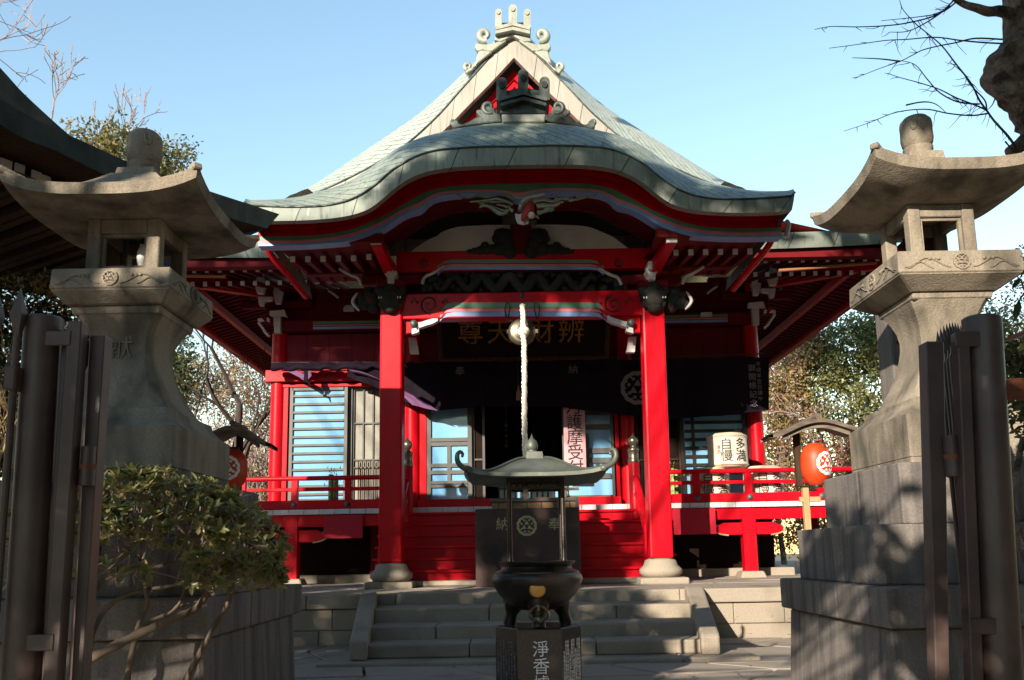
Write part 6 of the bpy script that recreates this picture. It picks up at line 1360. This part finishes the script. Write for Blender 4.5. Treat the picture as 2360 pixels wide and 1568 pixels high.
# fallen leaves
rnd = random.Random(99); m = MB()
for i in range(120):
    x = rnd.uniform(-2.6, 3.6); k = rnd.choice((0, 0, 0, 1, 2, 3)); y, z = [(rnd.uniform(7.5, 9.8), .012), (rnd.uniform(10.3, 10.8), .212), (rnd.uniform(10.9, 11.5), .372), (rnd.uniform(12.5, 14.4), .712)][k]
    a = rnd.random() * 6.3; leaf(m, V((x, y, z)), V((math.cos(a), math.sin(a), .12)), V((0, 0, 1)), rnd.uniform(.04, .08), rnd.uniform(.025, .045))
tag(m.build("fallen_leaves", [M_['autumn']], fix=False), kind="stuff")

# ================================================================ dark pavilion roof on the left
def PV(x, y, off=0.0, pl=0.0):
    """pixel -> point on the pavilion's front eave plane (a vertical plane turned 32 degrees), pushed inwards by off"""
    r = ray(x, y); t = -(2.67 + .622 * 9.7 + 1.178 * pl) / (r.x - .622 * r.y); return V((0, 0, EYE)) + r * t + V((-.85, .527, 0)) * off
pv = thing("pavilion", "dark wooden pavilion roof with copper eaves at the far left", "pavilion", (-6.5, 9.5, 0))
tp = [(-700, -250), (-300, 22), (0, 228), (100, 284), (200, 330), (290, 371), (390, 408), (480, 440), (560, 466), (644, 494)]
bp = [(-700, -190), (-300, 80), (0, 286), (64, 323), (138, 352), (253, 408), (380, 455), (480, 488), (544, 507), (615, 527)]
A = spline([PV(*p) for p in tp], 5); Bq = spline([PV(*p) for p in bp], 5)
m = MB(); m.loft([A, Bq]); m.loft([[p + V((-.85, .527, .02)) * .02 for p in A], A]); a0 = A[-1]; b0 = Bq[-1]
inw = V((-.85, .527, 0)); m.loft([[a0, a0 + inw * 1.6 + V((0, 0, -.12)), a0 + inw * 4.6], [b0, b0 + inw * 1.6 + V((0, 0, -.12)), b0 + inw * 4.6]]); m.build("copper_eave", M_['pavcopper'], pv, smooth=40)
m = MB(); Rg = [p + inw * 1.6 + V((0, 0, .55)) for p in A]; m.loft([A, [p * .55 + q * .45 + V((0, 0, -.12)) for p, q in zip(A, Rg)], Rg, [p + inw * 4.6 for p in A]]); m.build("copper_roof", mat('dark_copper_roof', (.07, .09, .10), (.11, .13, .135), 3, rough=.35, metal=.4), pv, smooth=40)
m = MB(); m.loft([[p + inw * .04 + V((0, 0, .02)) for p in Bq], [p + inw * 1.6 + V((0, 0, .05)) for p in Bq], [p + inw * 4.5 + V((0, 0, -.02)) for p in Bq]]); m.loft([[p + inw * .5 + V((0, 0, -.1)) for p in Bq], [p + inw * .62 + V((0, 0, -.1)) for p in Bq], [p + inw * .62 + V((0, 0, .1)) for p in Bq]]); m.build("soffit", M_['darkwood'], pv)
for k in range(26):
    p = Bq[min(len(Bq) - 2, 4 + int(k * 1.55))]; m = MB(); d0, d1 = p + inw * .55 + V((0, 0, -.05)), p + inw * 4.2 + V((0, 0, -.02)); m.beam(d0, d1, .09, .10); m.cur = 1; m.beam(d0 - inw * .015, d0 + inw * .002, .092, .102); m.build("pavilion_rafter", [M_['darkwood'], M_['white']], pv)
for (x, y) in ((xx(285, 900, 10.0), 10.0), (-4.9, 6.6), (-5.5, 10.9), (-7.0, 7.6)): m = MB(); m.box(x - .1, x + .1, y - .1, y + .1, 0, 5.9); m.build("pavilion_post", M_['darkwood'], pv, bevel=.02)
m = MB(); Aq = [PV(x, y, 0, .9) for x, y in ((190, 335), (153, 306), (57, 218), (0, 156), (-150, 0), (-330, -170))]; Aq = spline(Aq, 4); m.loft([Aq, [p + V((0, 0, -.34)) for p in Aq], [p + V((0, 0, -.34)) + inw * 1.5 for p in Aq], [p + inw * 1.5 for p in Aq], Aq]); m.build("upper_roof", M_['pavcopper'], pv, smooth=40)

# ================================================================ tall trees behind the viewer that throw the shade
def toward_sun(P, yplane=-4.0): d = (P[1] - yplane) / -to_sun.y; return V(P) + to_sun * d
SH = []
def shade(P, r, dy=0.0): c = toward_sun(P, -4.0 + dy); SH.append(((c.x, c.y, c.z), (r, r * .9, r)))
for x, z, r in ((.2, 8.15, .5), (-.5, 7.95, .35), (.9, 7.95, .35), (.2, 8.8, .35), (-1.2, 7.75, .3), (1.5, 7.75, .3)): shade((x, 13.1, z), r)
for x in (-5.2, -4.6, -4.0, -3.4, -2.8): shade((x, 18.7, 5.85), .34, random.uniform(-.8, .8))
for x, z, r in ((-1.55, 6.75, .5), (-1.0, 6.95, .75), (0.0, 7.05, .8), (1.0, 7.0, .8), (1.75, 7.15, .35), (2.5, 7.2, .3), (2.9, 6.75, .5), (3.7, 6.6, .6), (4.3, 6.7, .5), (.5, 7.6, .5), (-.6, 7.6, .5)): shade((x, 12.4, z), r, random.uniform(-.8, .8))
for x, y, z, r in ((-2.2, 14.8, 1.2, .75), (-2.2, 14.8, 2.3, .6), (-.8, 15, 1.6, .85), (.4, 15, 1.6, .8), (1.2, 15, 1.3, .55), (-3.3, 15, 1.6, .8), (-4.4, 16.8, 1.7, .8), (-5.6, 16.8, 1.9, .75), (-3.0, 16.8, 2.1, .6), (-6.6, 16.8, 2.1, .6),
        (-2.2, 11.5, .4, .8), (-1.2, 11.5, .3, .8), (-.2, 11.5, .3, .8), (.6, 11.8, .2, .55), (1.0, 10.6, .2, .36), (1.25, 11.2, .4, .40), (1.6, 11.9, .5, .36), (1.2, 12.4, .68, .3), (1.6, 15.3, 1.2, .45), (2.1, 16.2, 1.7, .3), (-1.5, 10, .2, .8), (-.5, 10, .2, .7), (-3.0, 12.4, .5, .8), (-3.9, 12.4, .5, .8), (-4.8, 12.4, .5, .8),
        (-3.2, 6.3, 1.2, .7), (-3.0, 6.3, 2.2, .55), (-3.1, 6.3, 2.9, .42), (-3.5, 6.3, 3.55, .33), (-2.3, 6.9, 1.7, .45), (-3.3, 6.6, .4, .7), (-1.9, 7.6, .5, .6), (.0, 7.2, .9, .28), (-.25, 7.2, 1.5, .25)): shade((x, y, z), r, random.uniform(-1.0, 1.0))
for x, y, z, r in ((-1.85, 3.3, .5, .36), (-1.8, 3.3, 1.0, .36), (-1.8, 3.3, 1.5, .32), (-1.76, 3.3, 1.9, .28), (-1.8, 3.3, 2.2, .2), (1.85, 3.3, .5, .42), (1.85, 3.3, 1.0, .42), (1.85, 3.3, 1.6, .40), (1.85, 3.3, 2.1, .30), (2.8, 6.4, .85, .42), (3.5, 6.2, 1.2, .35), (2.7, 7.4, 1.2, .35), (3.6, 6.2, .5, .35), (3.0, 6.3, .35, .3), (2.7, 8.0, .8, .3), (3.8, 6.4, 1.7, .2)): shade((x, y, z), r, random.uniform(-.5, 1.0) + 1.5)
leafy("shade_tree", "tall evergreens behind the viewer that throw dappled shade over the steps", (-10.5, -4.2, 0), 6.5, .13, SH, [M_['evergreen'], M_['hedge']], 26000, .21, 101, clump=.30, fill=.12, kmin=11)

# the surrounding park wood, out of sight, closes off most of the low sky behind and beside the viewer
rnd = random.Random(111); blobs = []
for i in range(26):
    x = 3 + i * 1.25; blobs += [((x, -6 - rnd.random() * 6, z), (2.0, 2.0, 1.7)) for z in (1.5, 4, 6.5, 9, 11.5, 14)]
for i in range(24): x = -40 + i * 3.2; blobs += [((x, -34 - rnd.random() * 6, z), (2.6, 2.2, 2.0)) for z in (2, 5, 8, 11)]
for i in range(16): blobs += [((-27 - rnd.random() * 5, -26 + i * 2.6, z), (2.2, 2.2, 2.0)) for z in (2, 5, 8, 11, 14)]
for i in range(9): blobs += [((15 + rnd.random() * 4, -6 + i * 2.4, z), (2.0, 2.0, 1.8)) for z in (1.5, 4, 6.5, 9, 11.5)]
for i in range(16): blobs += [((-19.5 - rnd.random() * 3, -4 + i * 1.3, z), (1.5, 1.5, 1.5)) for z in (2, 4.5, 7)]
tag(foliage("park_wood", [M_['darkleaf'], M_['darkleaf'], M_['hedge']], None, blobs, 60000, .70, rnd, 1.1, 20, fill=.1), kind="stuff")
blobs = []  # unseen overhead leaf layers, added to cut the sky fill
for i in range(150): blobs.append(((-.4 + rnd.random() * 13, -11 + rnd.random() * 13.5, 10.2 + rnd.random() * 2.4), (1.7, 1.7, .8)))
for i in range(120): blobs.append(((-.6 + rnd.random() * 14, 1 + rnd.random() * 9, 14.6 + rnd.random() * 2.4), (1.7, 1.7, .8)))
for i in range(120): blobs.append(((-21 + rnd.random() * 20, -4 + rnd.random() * 16, 29 + rnd.random() * 2), (2.6, 2.6, .8)))
tag(foliage("sky_block_canopy", [M_['darkleaf']], None, blobs, 120000, .85, rnd, 1.1, 20, fill=.1), kind="stuff")
